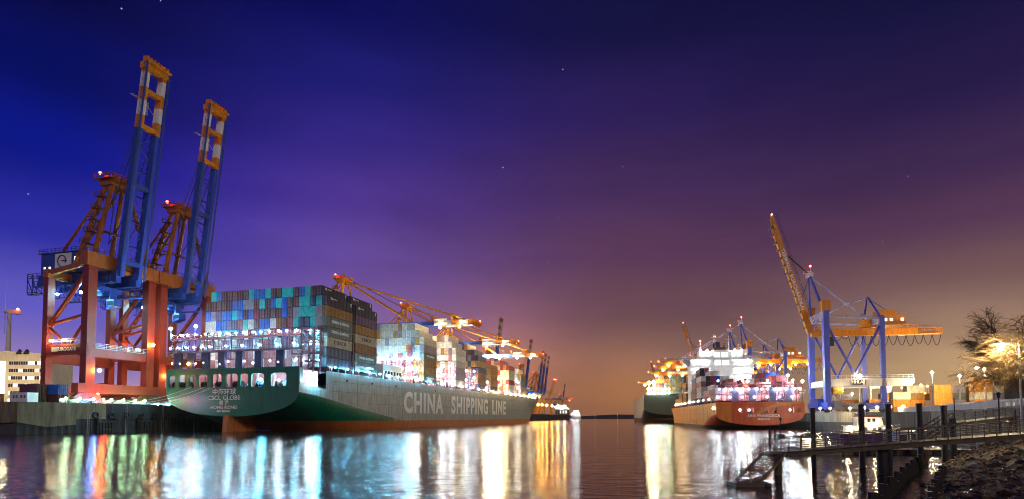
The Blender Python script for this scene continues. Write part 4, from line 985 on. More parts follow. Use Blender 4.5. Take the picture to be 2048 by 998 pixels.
# white accommodation tower with bridge wings
SX = 64.0
tw3 = MB().box(SX, SX+9, -HB3+0.6, HB3-0.6, ZD3, 30.5).build('accommodation_block', M['white'], ship3)
dkm = MB()
for z in (17.0,20.2,23.4,26.6,30.5): dkm.box(SX-1.6, SX+9.4, -HB3+0.4, -4.6, z-0.15, z); dkm.box(SX-1.6, SX+9.4, 4.6, HB3-0.4, z-0.15, z); dkm.rail((SX-1.6,-HB3+0.4,z), (SX-1.6,-4.8,z), 1.0, 1.4, 0.04); dkm.rail((SX-1.6,4.8,z), (SX-1.6,HB3-0.4,z), 1.0, 1.4, 0.04)
dkm.build('balcony', M['white'], tw3)
MB().box(SX-3, SX+10, -HB3-1.5, HB3+1.2, 15.4, 15.8).build('boat_deck', M['white'], tw3)
bw3 = MB().box(SX+1, SX+9, -HB3-2.6, HB3+2.6, 30.6, 31.0); bw3.prism([(HB3-0.6,27.4),(HB3+2.6,30.6),(HB3-0.6,30.6)], 'x', SX+2, SX+8); bw3.prism([(-HB3+0.6,27.4),(-HB3-2.6,30.6),(-HB3+0.6,30.6)], 'x', SX+2, SX+8)
bw3.rail((SX+1,-HB3-2.5,31), (SX+1,HB3+2.5,31), 1.2, 1.5, 0.05); bw3 = bw3.build('bridge_wing', M['white'], ship3)
whs = MB().box(SX+2, SX+8, -9.5, 9.5, 31.0, 34.6).box(SX+1.6, SX+8.4, -3.6, 3.6, 34.6, 35.0).build('wheelhouse', M['white'], ship3)
for y in (-1.7, 1.7):
    for z in (31.6, 27.8): MB().box(SX-0.06 if z < 30 else SX+1.9, SX+2.1, y-1.35, y+1.35, z, z+2.2).build('window', M['lit_window_cool'], whs)
for y in (-8,-5.6,5.6,8): MB().box(SX+1.92, SX+2.1, y-0.8, y+0.8, 31.8, 33.6).build('window', M['lit_window_cool'], whs)
for y in (5.0,-5.0): MB().box(SX-0.05,SX+0.2,y-0.5,y+0.5,19.0,20.0).build('window', M['glass'], tw3)
fn = MB().box(SX+3, SX+7, -2.6, 2.6, 35, 36.4).build('funnel_base', M['maroon'], ship3)
MB().tube((SX+5,0.6,36.2), (SX+5,0.6,39), 1.1, 1.0, n=14).build('funnel', M['dark_steel'], ship3)
for y in (-2.2, 2.6): MB().tube((SX+5,y,36.2), (SX+5,y,38.4), 0.4, n=8).build('exhaust_pipe', M['dark_steel'], ship3)
for y, h in ((-4.4,42),(2.2,43),(8.4,39.5),(-8.5,38)):
    ms = MB().tube((SX+6,y,34.5), (SX+6,y,h), 0.16, n=6); ms.bar((SX+6,y-1.4,h-1.6), (SX+6,y+1.4,h-1.6), 0.16); ms.bar((SX+6,y-0.8,h-3), (SX+6,y+0.8,h-3), 0.16); ms.build('mast', M['white'], ship3)
for y in (-6.5,-3.2,0,3.2,6.5): lamp('floodlight', (SX-1.3,y,16.8), 0.26, M['lamp_w'], ship3)
for z in (19.4, 22.6, 25.8, 29.6):
    for y in (-11,-7.5,7.5,11): lamp('floodlight', (SX-1.0,y,z), 0.2, M['lamp_w'], ship3)
for y in (-9,9,-6,6): lamp('floodlight', (SX+1.3,y,34.9), 0.22, M['lamp_w'], ship3)
lamp('warning_light', (SX+6,8.4,39.8), 0.4, M['lamp_r'], ship3)
# containers on the red ship
def st3(s0, y0, ncol, ntier, cols, Lc=12.2, Wc=1.86, Hc=2.2):
    for c in range(ncol):
        for r in range(ntier if not isinstance(ntier, (list,tuple)) else ntier[c]):
            mixed_box(Matrix.Translation(toW3(s0, y0-Wc*(c+0.5), ZD3+0.7+r*Hc)) @ Matrix.Rotation(SA3, 4, 'Z'), Lc, Wc-0.08, Hc-0.05, random.choice(cols))
st3(3.2, HB3-0.4, 15, [2,2,2,3,2,3,2,2,3,3,4,4,4,3,2], 'KKKRMKWP')
st3(18, HB3-0.4, 15, [2,3,3,3,4,3,3,4,4,4,5,5,5,4,3], 'KRRMWPB')
st3(34, HB3-0.4, 6, [5,5,6,6,5,5], 'BRWKWD'); st3(48, HB3-0.4, 5, [6,7,7,6,6], 'BDWOK')
st3(78, HB3-0.4, 7, [5,5,6,6,6,6,6], 'EYYEUW'); st3(94, HB3-0.4, 7, [3,4,4,5,5,5,5], 'EYUWK'); st3(110, HB3-1.0, 6, [2,3,3,4,4,4], 'YEKUS'); st3(128, HB3-2.4, 6, [2,2,2,3,3,3], 'WKEP')
# ------------------------------------------------------------------ dark teal ship ahead
S4 = Vector((101.0, 440, 0)) + R3*18; HB4 = 18
ship4 = thing('container_ship', 'dark teal container ship moored ahead of the red ship, stern lamps glaring', 'ship', S4, SA3)
hb4, dk4 = hull(ship4, 230.0, HB4, lambda s: 21.0 if s < 200 else 22.5, lambda s: interp(s, [(0,6),(14,-1),(40,-8)]), lambda s: interp(s, [(0,12),(30,5),(60,-3)]), 3.4, 150.0, 14.0, (M['rust'], M['hull4'], M['hull4_side']))
dk4.build('deck', M['maroon'], ship4)
tm = MB(); ys = [-HB4+2*HB4*i/24 for i in range(25)]
for y, y2 in zip(ys, ys[1:]):
    b_ = lambda v: 6+6*(1-(1-min(1,abs(v)/HB4)**2)**(1/2.3))
    tm.add([(0,y,b_(y)),(0,y2,b_(y2)),(0,y2,21.0),(0,y,21.0)], [(3,2,1,0)])
tm.build('transom', M['hull4'], ship4)
for i in range(7):
    for h in (1.6, 4.8): lamp('floodlight', (-0.6,HB4-3-i*2.6,21+h), 0.34, M['lamp_g'] if i % 3 == 0 else M['lamp_w'], ship4)
for p in ((2.0,HB4-4,30.5),(2.0,HB4-7.5,31)): lamp('floodlight', p, 1.0, M['lamp_warm'], ship4)
MB().box(1.6,2.4,HB4-7.8,HB4-7.2,21,31).box(1.6,2.4,HB4-4.3,HB4-3.7,21,30.4).build('lamp_mast', M['white'], ship4)
for c in range(13):
    for r in range(5 if c > 0 else 4):
        X = Matrix.Translation(S4 + A3*8 - R3*(HB4-8.5-2.1*c) + Vector((0,0,22+r*2.9))) @ Matrix.Rotation(SA3, 4, 'Z')
        mixed_box(X, 12.2, 2.0, 2.85, random.choice('USOUSMS'))
for c in range(6):
    for r in range(3 if c else 2):
        X = Matrix.Translation(S3 + A3*150 - R3*(5-2.1*c) + Vector((0,0,11+r*2.6))) @ Matrix.Rotation(SA3, 4, 'Z')
        mixed_box(X, 12.2, 2.0, 2.5, random.choice('YEYE'))
# ------------------------------------------------------------------ left quay
def alongq(k, m=0.0, z=0.0): return Q1 + A1*k + L1*m + Vector((0,0,z))
qw = thing('quay_wall', 'dark weathered quay wall with pale wing block left of the green ship', 'quay wall', alongq(-37), SA)
# local x along the quay, local y landwards
for i in range(6):
    x0 = 14 + i*8.2; MB().box(x0, x0+8.1, -0.35, 0.3, 3.6, 7.75).build('wall_panel', M['concrete_dark'] if i else M['wing'], qw)
MB().prism([(0,2.9),(0,7.7),(13.95,7.7),(13.95,2.2),(7,1.6)], 'y', -0.55, 0.3).build('wing_block', M['wing'], qw)
MB().prism([(0,2.9),(0,7.7),(60,7.7),(60,0.2)], 'x', -0.5, 0.0).build('wing_return', M['wing'], qw)
shp = MB(); prof = []
for i in range(0, 128): prof.append((i*0.5, -0.1 - (0.32 if i % 4 < 2 else 0.0)))
for (xa, ya), (xb, yb) in zip(prof, prof[1:]): shp.add([(xa,ya,-2),(xb,yb,-2),(xb,yb,3.6),(xa,ya,3.6)], [(0,1,2,3)])
shp.build('sheet_piling', M['concrete_dark'], qw)
for x in (22, 34, 46, 57):
    fb = MB().box(x-2.6, x-2.2, -0.9, -0.3, -0.5, 3.9).box(x+2.2, x+2.6, -0.9, -0.3, -0.5, 3.9).box(x-2.6, x+2.6, -1.0, -0.5, 0.6, 1.0).box(x-2.6, x+2.6, -1.0, -0.5, 2.6, 3.0)
    for j in range(5): fb.box(x-1.9+j*0.85, x-1.4+j*0.85, -0.95, -0.55, -0.5, 2.6)
    fb.build('fender_frame', M['timber'], qw)
for i in range(9):
    x = 19+i*4.6; ty = MB(); ring = [(x+0.75*math.cos(a*math.pi/6), -0.62, 4.6+0.75*math.sin(a*math.pi/6)) for a in range(13)]
    ty.path(ring, 0.24, 6).bar((x,-0.5,5.2), (x,-0.45,7.6), 0.06); ty.build('tyre_fender', M['dark_steel'], qw)
for x in (17, 28, 40, 52):
    ldr = MB().box(x-0.3, x-0.22, -0.75, -0.65, -0.5, 7.8).box(x+0.22, x+0.3, -0.75, -0.65, -0.5, 7.8)
    for j in range(20): ldr.box(x-0.25, x+0.25, -0.74, -0.66, j*0.4, j*0.4+0.06)
    ldr.build('ladder', M['galv'], qw)
tag(MB().rail((-6,1.2,0), (44,1.2,0), 1.1, 2.0, 0.05).box(-6,44,1.5,1.8,0,0.9).build('quay_guard_wall', M['galv']), 'low grey guard wall with railing along the left quay edge', 'guard wall')
o = bpy.data.objects['quay_guard_wall']; o.location = alongq(-20, 0, QZ1); o.rotation_euler = (0,0,SA)
ql = [(-25,'lamp_g','green-white'),(-21.4,'lamp_g','green-white'),(-17.7,'lamp_b','blue'),(-14.9,'lamp_rq','red'),(-12.6,'lamp_g','green-white'),(-8.9,'lamp_g','green-white'),(-5.3,'lamp_g','green-white'),(-2.1,'lamp_g','green-white')]
for i, (k, mt, cn) in enumerate(ql):
    t = thing('quay_lamp', '%s lamp on a short post, %s from left on the left quay edge' % (cn, ordw(i)), 'lamp', alongq(k, 0.6, QZ1), SA, 'lamps along the left quay edge')
    MB().tube((0,0,0), (0,0,1.0), 0.09, 0.07, n=6).box(-0.2,0.2,-0.2,0.2,0,0.1).build('post', M['galv'], t)
    lamp('lamp_head', (0,0,1.3), 0.28, M[mt], t)
for i, (k, m_) in enumerate(((-12.2,6),(-10.2,9))):
    t = thing('quay_lamp', 'taller white lamp behind the quay lamps, %s from left' % ordw(i), 'lamp', alongq(k, m_, QZ1), SA, 'taller white lamps on the left quay')
    MB().tube((0,0,0), (0,0,2.6+i), 0.09, n=6).build('post', M['galv'], t); lamp('lamp_head', (0,0,2.9+i), 0.25, M['lamp_w'], t)
for i, k in enumerate((2.5, 6.5, 10.5)):
    t = thing('quay_lamp', 'blue-white lamp at the ship stern gangway, %s from left' % ordw(i), 'lamp', alongq(k, 0.8, QZ1-1), SA, 'blue-white lamps by the ship stern')
    MB().tube((0,0,0), (0,0,0.9), 0.08, n=6).build('post', M['galv'], t); lamp('lamp_head', (0,0,1.2), 0.25, M['lamp_c'], t)
for i, (ya, yb, za) in enumerate(((6.4,13,15.4),(4.8,10,15.2),(8.6,16,15.5),(13.4,20,15.6))):
    a = toW(0.2, ya, 12.9); b2 = alongq(-6-4*i, 1.0, QZ1+0.4); ml_ = MB()
    ml_.path([a.lerp(b2, q/12) - Vector((0,0,1.8*(1-(2*q/12-1)**2))) for q in range(13)], 0.035, 5)
    tag(ml_.build('mooring_line', M['letter']), 'pale mooring line from the green stern to the quay, %s from the stern centre' % ordw(i), 'rope', 'mooring lines of the green ship')
for i, k in enumerate((-30,-24,-18,-12,-6,0)):
    tag(MB().tube((0,0,0), (0,0,0.6), 0.3, 0.22, n=10).tube((0,0,0.6), (0,0,0.8), 0.42, 0.36, n=10).build('quay_bollard', M['dark_steel']), 'black mooring bollard on the left quay edge, %s from left' % ordw(i), 'bollard', 'bollards on the left quay')
    o = bpy.data.objects[('quay_bollard' if i == 0 else 'quay_bollard.%03d' % i)]; o.location = alongq(k, 1.0, QZ1)
# boxes beside the crane
cs = container_mesh(6.1, 2.44, 2.6)
def boxc(p, c, rz, label, group): return container(cs, c, p, rz, label, group)
for i, (k, m_, z, c, lb) in enumerate(((-29,24,0,'Y','yellow container on the quay below the office block'),(-27.5,20,0,'Y','orange container between the yellow one and the white hut'),(-22,13,2.6,'M','dark maroon container stacked behind the white hut'),(-19,9.5,2.6,'B','violet-blue container at the foot of the red crane'),(-22,13,0,'M','maroon container hidden behind the white hut'),(-19,9.5,0,'M','maroon container under the violet-blue container'))):
    boxc(alongq(k, m_, QZ1+z), c, SA+math.pi/2, lb, 'containers at the left quay end')
t = thing('site_hut', 'white portable hut with small windows at the left quay end', 'hut', alongq(-27, 9.0, QZ1), SA+math.pi/2)
MB().box(0,6,-1.3,1.3,0.15,2.6).box(-0.1,6.1,-1.4,1.4,2.6,2.75).build('body', M['white'], t)
for x in (0.9, 2.0, 3.6, 4.6): MB().box(x-0.3, x+0.3, 1.3, 1.36, 1.3, 2.1).build('window', M['glass'], t)
# office block
bl = thing('office_building', 'beige six-storey office block with rows of windows at the far left', 'building', (-236, 262, QZ1), 0)
MB().box(0, 25.2, 0, 13, 0, 23.2).build('wall', M['facade'], bl)
MB().prism([(0,23.2),(0,26.2),(2,27.0),(23.0,25.6),(25.2,23.6),(25.2,23.2)], 'y', 0.1, 12.9).build('roof', M['facade'], bl)
for x in (10.5, 13.8): MB().prism([(x-1.4,25.3),(x,27.6),(x+1.4,25.3)], 'y', -0.3, 1.0).build('roof_light', M['dark_steel'], bl)
MB().box(0.3,4.5,-0.2,0.05,4,22).build('glass_strip', M['lit_window_cool'], bl)
wmes = [MB().box(-0.42,0.42,-0.12,0.05,0,1.5).mesh('window', M[k]) for k in ('glass','lit_window')]
random.seed(21)
for r in range(6):
    MB().box(5.6, 24.9, -0.08, 0.02, 3.0+r*3.4, 3.2+r*3.4).build('string_course', M['facade'], bl)
    for c in range(17):
        lit_ = random.random() < (0.55 if r in (3, 5) and c > 5 else 0.22)
        o = link('window', wmes[1 if lit_ else 0], bl); o.location = (6.6+c*1.08, 0, 3.5+r*3.4)
for i, x in enumerate((4.0, 13.0, 22.0)):
    t = thing('added_facade_lamp', 'added lamp post lighting the office facade, %s from left' % ordw(i), 'lamp post', (-236+x, 240, QZ1), 0, 'added lamp posts lighting the office facade')  # added lamps, there only to brighten the office facade
    MB().tube((0,0,0), (0,0,12), 0.14, 0.09, n=6).build('post', M['galv'], t); lamp('lamp_head', (0,0.3,12.2), 0.6, M['lamp_warm'], t)
wt = thing('wind_turbine', 'white wind turbine with red beacon behind the office block', 'wind turbine', (-528, 600, 5), R(41))
MB().tube((0,0,0), (0,0,108), 3.4, 1.7, n=14).build('tower', M['white'], wt)
MB().box(-2.2,9,-2,2,108,112.4).build('nacelle', M['white'], wt); lamp('warning_light', (6.5,-2.2,113.2), 1.3, M['lamp_r'], wt); lamp('warning_light', (0,-2.6,62), 0.9, M['lamp_r'], wt)
hb_ = MB().ball((-3.4,0,110.2), 1.9, 10, 6).build('hub', M['white'], wt)
for k in range(3):
    a_ = R(8+120*k); dy, dz = math.sin(a_), math.cos(a_); bm_ = MB()
    bm_.bar((-3.4,dy*1.6,110.2+dz*1.6), (-3.6,dy*34,110.2+dz*34), 1.6, 0.5, 0.35, 0.15, up=(1,0,0)); bm_.build('blade', M['white'], wt)
t = thing('harbour_crane', 'small rusty mobile harbour crane seen under the red gantry crane', 'crane', (-228, 300, QZ1), 0)
MB().box(-5,5,-3,3,1,8).box(-3,3,-2,2,8,13).build('body', M['rust'], t); MB().bar((0,0,12), (19,0,14), 2.0, 2.4, 1.2, 1.2).build('jib', M['rust'], t); MB().bar((17,0,14), (18,0,6), 0.9, 1.2).build('grab', M['rust'], t); MB().tube((-2,0,13), (-2,0,30), 0.25, n=5).build('mast', M['galv'], t); lamp('warning_light', (-2,0,30.5), 0.6, M['lamp_r'], t)
# ------------------------------------------------------------------ far quay lights, ships and cranes in the middle
for i, (x, y) in enumerate(((36,790),(42,800),(50,830),(60,860),(70,880),(82,900),(20,640),(26,690))):
    t = thing('quay_light', 'sodium lamp mast on the distant quay, %s of the row' % ordw(i), 'lamp mast', (x, y, 4), 0, 'sodium lamp masts on the distant quay')
    MB().tube((0,0,0), (0,0,17), 0.35, 0.2, n=6).build('mast', M['galv'], t); lamp('lamp_head', (0,0,17.6), 1.2, M['lamp_s'], t)
t = thing('lattice_crane', 'pale lattice crane leaning beyond the three raised booms', 'crane', (68, 1000, 3), 0)
MB().bar((0,0,0), (0,0,34), 5, 5, 3, 3).build('tower', M['crane_yellow'], t)
for y in (-3, 3):
    b_ = MB(); p0 = Vector((-6,y,30)); p1 = Vector((7+y*0.6,y,66)); 
    for s_ in (-1.6, 1.6): b_.bar(p0+Vector((s_,0,0)), p1+Vector((s_*0.6,0,0)), 0.6)
    for i in range(10): f = i/10; b_.bar(p0.lerp(p1,f)+Vector((-1.6,0,0)), p0.lerp(p1,f+0.1)+Vector((1.6,0,0)), 0.4)
    b_.build('jib', M['crane_yellow'], t); lamp('warning_light', p1+Vector((0,0,1)), 0.9, M['lamp_r'], t)
b_ = MB(); lattice(b_, (-8,0,30), (32,0,30), 5, 4, 4, 0.3); b_.build('truss', M['crane_yellow'], t); lamp('warning_light', (32,0,31), 0.9, M['lamp_r'], t)
for i, (x, y, L_, hb_, H_, mt, lb) in enumerate(((95,1080,120,13,19,'hull4','small dark cargo ship far off beyond the lamp masts'),(132,1180,80,9,10,'white','small white lit ship far off at the end of the quay'))):
    t = thing('cargo_ship', lb, 'ship', (x, y, 0), R(88))
    MB().prism([(-hb_,-1),(hb_,-1),(hb_,H_*0.55),(-hb_,H_*0.55)], 'x', 0, L_).prism([(-hb_,H_*0.55),(hb_,H_*0.55),(hb_*0.9,H_),(-hb_*0.9,H_)], 'x', 0.3, L_*0.3).build('hull', M[mt], t)
    MB().box(4, L_*0.22, -hb_*0.6, hb_*0.6, H_, H_+9).build('deckhouse', M['white'], t)
    for q in range(5): lamp('floodlight', (-0.8,-hb_+3+q*hb_*0.42,H_+1.5+2*(q%2)), 0.28, M['lamp_w'], t)
    for r_ in range(2):
        for q in range(3): MB().box(-0.2,0.1,hb_*(0.2-0.4*q)-1.2+hb_*0.1,hb_*(0.2-0.4*q)+1.2+hb_*0.1,H_*0.62+r_*3.2,H_*0.62+r_*3.2+2).build('window', M['lit_window'], t)
o = copy_tree(lo, skip=('floodlight','stair_landing','cable_gallery')); o.location = (60,1230,3); o.rotation_euler = (0,0,QA); o['label'] = 'very distant gantry crane with lowered boom at the harbour end'
o = copy_tree(fr_); o.location = (142,1650,3); o['label'] = 'very distant gantry crane, only its raised striped boom tip clear of the haze'
for i, (x, y) in enumerate(((205,1420),(262,1430),(300,1400),(340,1440),(370,1420))):
    t = thing('channel_light', 'tiny channel light on the dark far shore, %s from left' % ordw(i), 'light', (x, y, 0), 0, 'channel lights on the far shore')
    MB().tube((0,0,-1), (0,0,7+3*(i%2)), 0.5, 0.3, n=6).build('post', M['white'], t); lamp('lamp_head', (0,0,7.8+3*(i%2)), 0.8, M['lit_window'], t)
# ------------------------------------------------------------------ right terminal
qr = thing('quay_wall', 'dark quay wall under the lilac crane at the right', 'quay wall', f0 + Vector((0,0,0)), SA3)
MB().box(-0.3, 60, 0.02, 0.5, -2, 2.6).build('lower_wall', M['concrete_dark'], qr)
for i in range(10): MB().box(i*6, i*6+5.9, 0.05, 0.35, 2.6, 5.55).build('wall_panel', M['concrete'], qr)
ba = thing('basin_wall', 'long grey concrete basin wall behind the moored boats', 'wall', (0,0,0), 0)
poly = [Vector((f0.x,f0.y,0)), Vector((88,120,0)), Vector((70,84,0)), Vector((64,66,0))]
for a, b2 in zip(poly, poly[1:]):
    n_ = max(1, int((b2-a).length/7)); d_ = (b2-a).normalized(); nn = Vector((d_.y,-d_.x,0))*-0.25
    nn = Vector((-abs(d_.y), 0, 0))*0.4
    for i in range(n_):
        p, q = a.lerp(b2, i/n_)+nn, a.lerp(b2, (i+0.985)/n_)+nn
        MB().bar(p+Vector((0,0,3.6)), q+Vector((0,0,3.6)), 0.6, 3.4).build('wall_panel', M['concrete_mid'], ba)
        MB().bar(p+Vector((0.1,0,0)), q+Vector((0.1,0,0)), 0.6, 4.2).build('wall_footing', M['concrete_dark'], ba)
fe = thing('picket_fence', 'pale picket fence on top of the basin wall', 'fence', (0,0,5.2), 0)
fpts = [Vector((98,146,0)), Vector((88.8,120,0)), Vector((71,84,0)), Vector((65,66,0)), Vector((58,52,0))]
for a, b2 in zip(fpts, fpts[1:]):
    n_ = max(1, int((b2-a).length/3.2))
    for i in range(n_):
        p, q = a.lerp(b2, i/n_), a.lerp(b2, (i+1)/n_); fp = MB(); fp.bar(p+Vector((0,0,0.3)), q+Vector((0,0,0.3)), 0.05, 0.08); fp.bar(p+Vector((0,0,1.25)), q+Vector((0,0,1.25)), 0.05, 0.08)
        for j in range(10): c = p.lerp(q, j/10); fp.bar(c, c+Vector((0,0,1.4)), 0.09)
        fp.build('fence_panel', M['white'], fe)
random.seed(31)
yd = [(1798,'UYE'),(1826,'OYUE'),(1852,'UEO'),(1880,'OYYY'),(1908,'SGSG'),(1935,'OUUU'),(1960,'UYEYY'),(1984,'SSGE'),(1775,'UEY'),(1750,'EY')]
for i, (px, cols) in enumerate(yd):
    d_ = 205 + 6*(i % 3); x = (px-1024)/1150*d_
    for r_, c in enumerate(cols):
        o = boxc((x-2.8, d_, 5.2+r_*2.6), c, R(-4), '%s container, %s tier up, %s stack of the yard behind the fence' % (CC[c][0], ordw(r_), ordw(i)), 'containers in the yard behind the fence')
for i in range(46):
    px = random.uniform(1690, 2040); d_ = random.uniform(240, 420); x = (px-1024)/1150*d_
    for r_ in range(random.randint(1, 3)): mixed_box(Matrix.Translation((x, d_, 5.2+r_*2.6)) @ Matrix.Rotation(R(random.choice((0,90,-8))), 4, 'Z'), 12.2, 2.4, 2.55, random.choice('YEUWOSYE'))
t = thing('yard_building', 'tall dark yard building with twin red lamps behind the bare tree', 'building', (183, 214, 5.2), 0)
MB().box(0,8.5,0,9,0,13.5).build('wall', M['concrete_dark'], t); MB().box(-0.2,8.7,-0.2,9.2,13.5,13.9).build('roof', M['dark_steel'], t)
for x in (3.2, 4.6): lamp('warning_light', (x,-0.4,14.6), 0.35, M['lamp_r'], t)
for x in (1.5,4,6.5): MB().box(x-0.5,x+0.5,-0.08,0.02,3,4.4).build('window', M['lit_window'], t)
MB().box(9.2,17,1,8,0,12).build('annex', M['lit_window_cool'], t)
sl = [(43.4,49,2.4,10.2,'nearer street lamp glowing through the bare tree'),(78.4,95,5.2,12.2,'farther street lamp glowing left of the bare tree')]
for x, y, z0_, zt, lb in sl:
    t = thing('street_lamp', lb, 'street lamp', (x,y,z0_), 0, 'street lamps on the right bank')
    MB().tube((0,0,0), (0,0,zt-z0_), 0.1, 0.06, n=6).bar((0,0,zt-z0_), (-1.4,0,zt-z0_+0.2), 0.09).build('post', M['galv'], t)
    MB().box(-1.9,-1.0,-0.18,0.18,zt-z0_+0.12,zt-z0_+0.26).build('lamp_housing', M['galv'], t); lamp('lamp_head', (-1.45,0,zt-z0_), 0.17, M['lamp_st'], t)
for i, (px, py, d_) in enumerate(((1700,829,168),(1728,825,160),(1754,823,152),(1780,822,146),(1806,821,142),(1640,834,172),(1660,831,170))):
    x = (px-1024)/1150*d_; z = 4+(835-py)*d_/1150
    t = thing('quay_lamp', 'white lamp along the right quay under the lilac crane, %s built of the row' % ordw(i), 'lamp', (x, d_, 5.2), 0, 'white lamps along the right quay')
    t['label'] = 'white lamp on the right quay edge, %s from left of the row' % ordw([2,3,4,5,6,0,1][i])
    MB().tube((0,0,0), (0,0,1.2), 0.08, n=6).build('post', M['galv'], t); lamp('lamp_head', (0,0,1.5), 0.3, M['lamp_warm'] if i > 1 else M['lamp_w'], t)
for i, (x, y) in enumerate(((150,236),(190,330),(168,300))):
    t = thing('straddle_carrier', ['white straddle carrier nearest behind the portal cantilever','white straddle carrier far back in the yard','white straddle carrier in the middle of the yard'][i], 'straddle carrier', (x,y,5.2), R(20*i), 'straddle carriers in the yard')
    for q in (-2.2, 2.2):
        MB().bar((-4,q,1.2), (-4,q,11), 0.5).bar((4,q,1.2), (4,q,11), 0.5).bar((-4.5,q,1.2), (4.5,q,1.2), 0.6).bar((-4.5,q,11), (4.5,q,11), 0.7).build('side_frame', M['white'], t)
    MB().box(-4.5,4.5,-2.6,2.6,11.3,11.9).box(1.5,4,-2.4,0,9,11).build('top_frame', M['white'], t)
    lamp('floodlight', (4.4,-2.4,12.4), 0.5, M['lamp_w'], t); lamp('floodlight', (-4.4,-2.4,12.4), 0.4, M['lamp_s'], t)
    for q in (-2.2,2.2):
        for xx in (-3.5,-1.2,1.2,3.5): MB().tube((xx,q-0.25,0.6),(xx,q+0.25,0.6),0.6,n=10).build('wheel', M['dark_steel'], t)
for i, (px, d_, h) in enumerate(((1843,420,22),(1856,470,24),(1850,520,20),(1768,300,20),(1720,330,22),(1812,222,12),(1866,186,13),(1921,188,12),(1972,186,14))):
    t = thing('yard_light', 'tall yard light mast beyond the containers, %s by distance' % ordw(i), 'light mast', ((px-1024)/1150*d_, d_, 5.2), 0, 'yard light masts')
    MB().tube((0,0,0), (0,0,h), 0.25, 0.15, n=6).build('mast', M['galv'], t); lamp('lamp_head', (0,0,h+0.4), (0.6,0.6,0.6,0.8,0.8,.34,.34,.34,.34)[i], M['lamp_s'] if i < 3 else M['lamp_st'] if i > 4 else M['lamp_warm'], t)
tag(mixed.build('container_stacks', M['container_mixed']), 'further stacked containers in mixed colours on the ships and in the yard', 'containers', kind='stuff')
# ------------------------------------------------------------------ rocky bank
WL = [Vector(p) for p in ((9,12,0),(14.4,22.6,0),(18.6,28,0),(24.4,35.4,0),(34.8,48.4,0),(49,64.7,0),(61,77,0),(71,88,0))]
def wl(t):
    t = max(0, min(len(WL)-1.001, t)); i = int(t); return WL[i].lerp(WL[i+1], t-i)
OD = Vector((0.80, -0.60, 0))
def bank_z(o, t): 
    z = interp(o, [(0,-0.7),(1.2,0.15),(4,1.0),(11,3.6),(15,4.4),(30,5.0),(60,5.2)])
    return z + (0.12*math.sin(o*2.1+t*9)+0.1*math.sin(o*5.3-t*17))*min(1, max(0, o)/2) + max(0, t-5)*0.35*min(1, o/8)
bk = MB(); nt_, os_ = 90, [0,0.6,1.2,2,3,4,5.5,7,9,11,13,15,18,22,30,45,70]
for i in range(nt_+1):
    t_ = (len(WL)-1)*i/nt_; p = wl(t_)
    for o_ in os_: q = p + OD*o_; bk.v.append((q.x, q.y, bank_z(o_, t_)))
k_ = len(os_)
for i in range(nt_):
    for j in range(k_-1): bk.f.append((i*k_+j, i*k_+j+1, (i+1)*k_+j+1, (i+1)*k_+j))
tag(bk.build('bank_ground', M['soil']), kind='structure')
random.seed(9); rk = MB()
ICO = [(0,0,1),(0.9,0,0.3),(0.28,0.85,0.35),(-0.72,0.53,0.3),(-0.72,-0.53,0.35),(0.28,-0.85,0.3),(0,0,-0.5)]
ICF = [(0,1,2),(0,2,3),(0,3,4),(0,4,5),(0,5,1),(6,2,1),(6,3,2),(6,4,3),(6,5,4),(6,1,5)]
for i in range(6500):
    t_ = random.uniform(0.4, len(WL)-1); o_ = 0.4 + 15*random.random()**0.9; p = wl(t_) + OD*o_
    s_ = random.uniform(0.07, 0.20) * (1.0 if random.random() < 0.9 else 1.8); a_ = random.uniform(0, 6.3); e = [random.uniform(0.6,1.4) for _ in range(3)]
    ca, sa = math.cos(a_), math.sin(a_); tl = random.uniform(-0.5,0.5); pts = []
    for x, y, z in ICO:
        x, y, z = x*e[0]+random.uniform(-.15,.15), y*e[1]+random.uniform(-.15,.15), z*e[2]*0.8
        z, x = z+x*tl, x; pts.append((p.x+s_*(x*ca-y*sa), p.y+s_*(x*sa+y*ca), bank_z(o_, t_)+s_*z))
    rk.add(pts, ICF)
tag(rk.build('riprap', M['rock']), 'wet broken rocks covering the dark embankment', 'rocks', kind='stuff')
gs = MB()
for i in range(2600):
    t_ = random.uniform(1.0, len(WL)-1); o_ = random.choice((random.uniform(6,22), random.uniform(9,15))); p = wl(t_) + OD*o_; z = bank_z(o_, t_)
    a_ = random.uniform(0,6.3); h = random.uniform(0.15,0.45); dx, dy = math.cos(a_)*0.02, math.sin(a_)*0.02; lx, ly = random.uniform(-.2,.2), random.uniform(-.2,.2)
    gs.add([(p.x-dx,p.y-dy,z),(p.x+dx,p.y+dy,z),(p.x+lx,p.y+ly,z+h)], [(0,1,2)])
tag(gs.build('dry_grass', M['yellow'] if False else M['bark']), 'dry brown grass stalks between the rocks', 'grass', kind='stuff')
# timber piles along the water's edge, two rows
pm = [MB().tube((0,0,-1.2), (0,0,h), 0.17, 0.16, n=8).mesh('timber_pile', M['timber']) for h in (0.55,0.7,0.85,1.0)]
t_ = 1.0; i = 0; pts = []
while t_ < len(WL)-1.3 and i < 64:
    p = wl(t_); pts.append((t_, p)); 
    j = int(t_); t_ += 0.62/((WL[j+1]-WL[j]).length); i += 1
for i, (t_, p) in enumerate(pts[:58]):
    o = link('timber_pile', pm[(i*7+i//3) % 4]); o.location = (p.x-0.3, p.y+0.2, 0.0)
    tag(o, 'dark timber pile, %s from the near end of the outer row' % ordw(i), 'pile', 'timber piles along the bank')
for i in range(18):
    t_ = 1.15+i*0.125; p = wl(t_) + OD*1.5; o = link('timber_pile', pm[(i*5) % 4]); o.location = (p.x, p.y, 0.1)
    tag(o, 'dark timber pile, %s from the near end of the inner row' % ordw(i), 'pile', 'timber piles of the inner row')
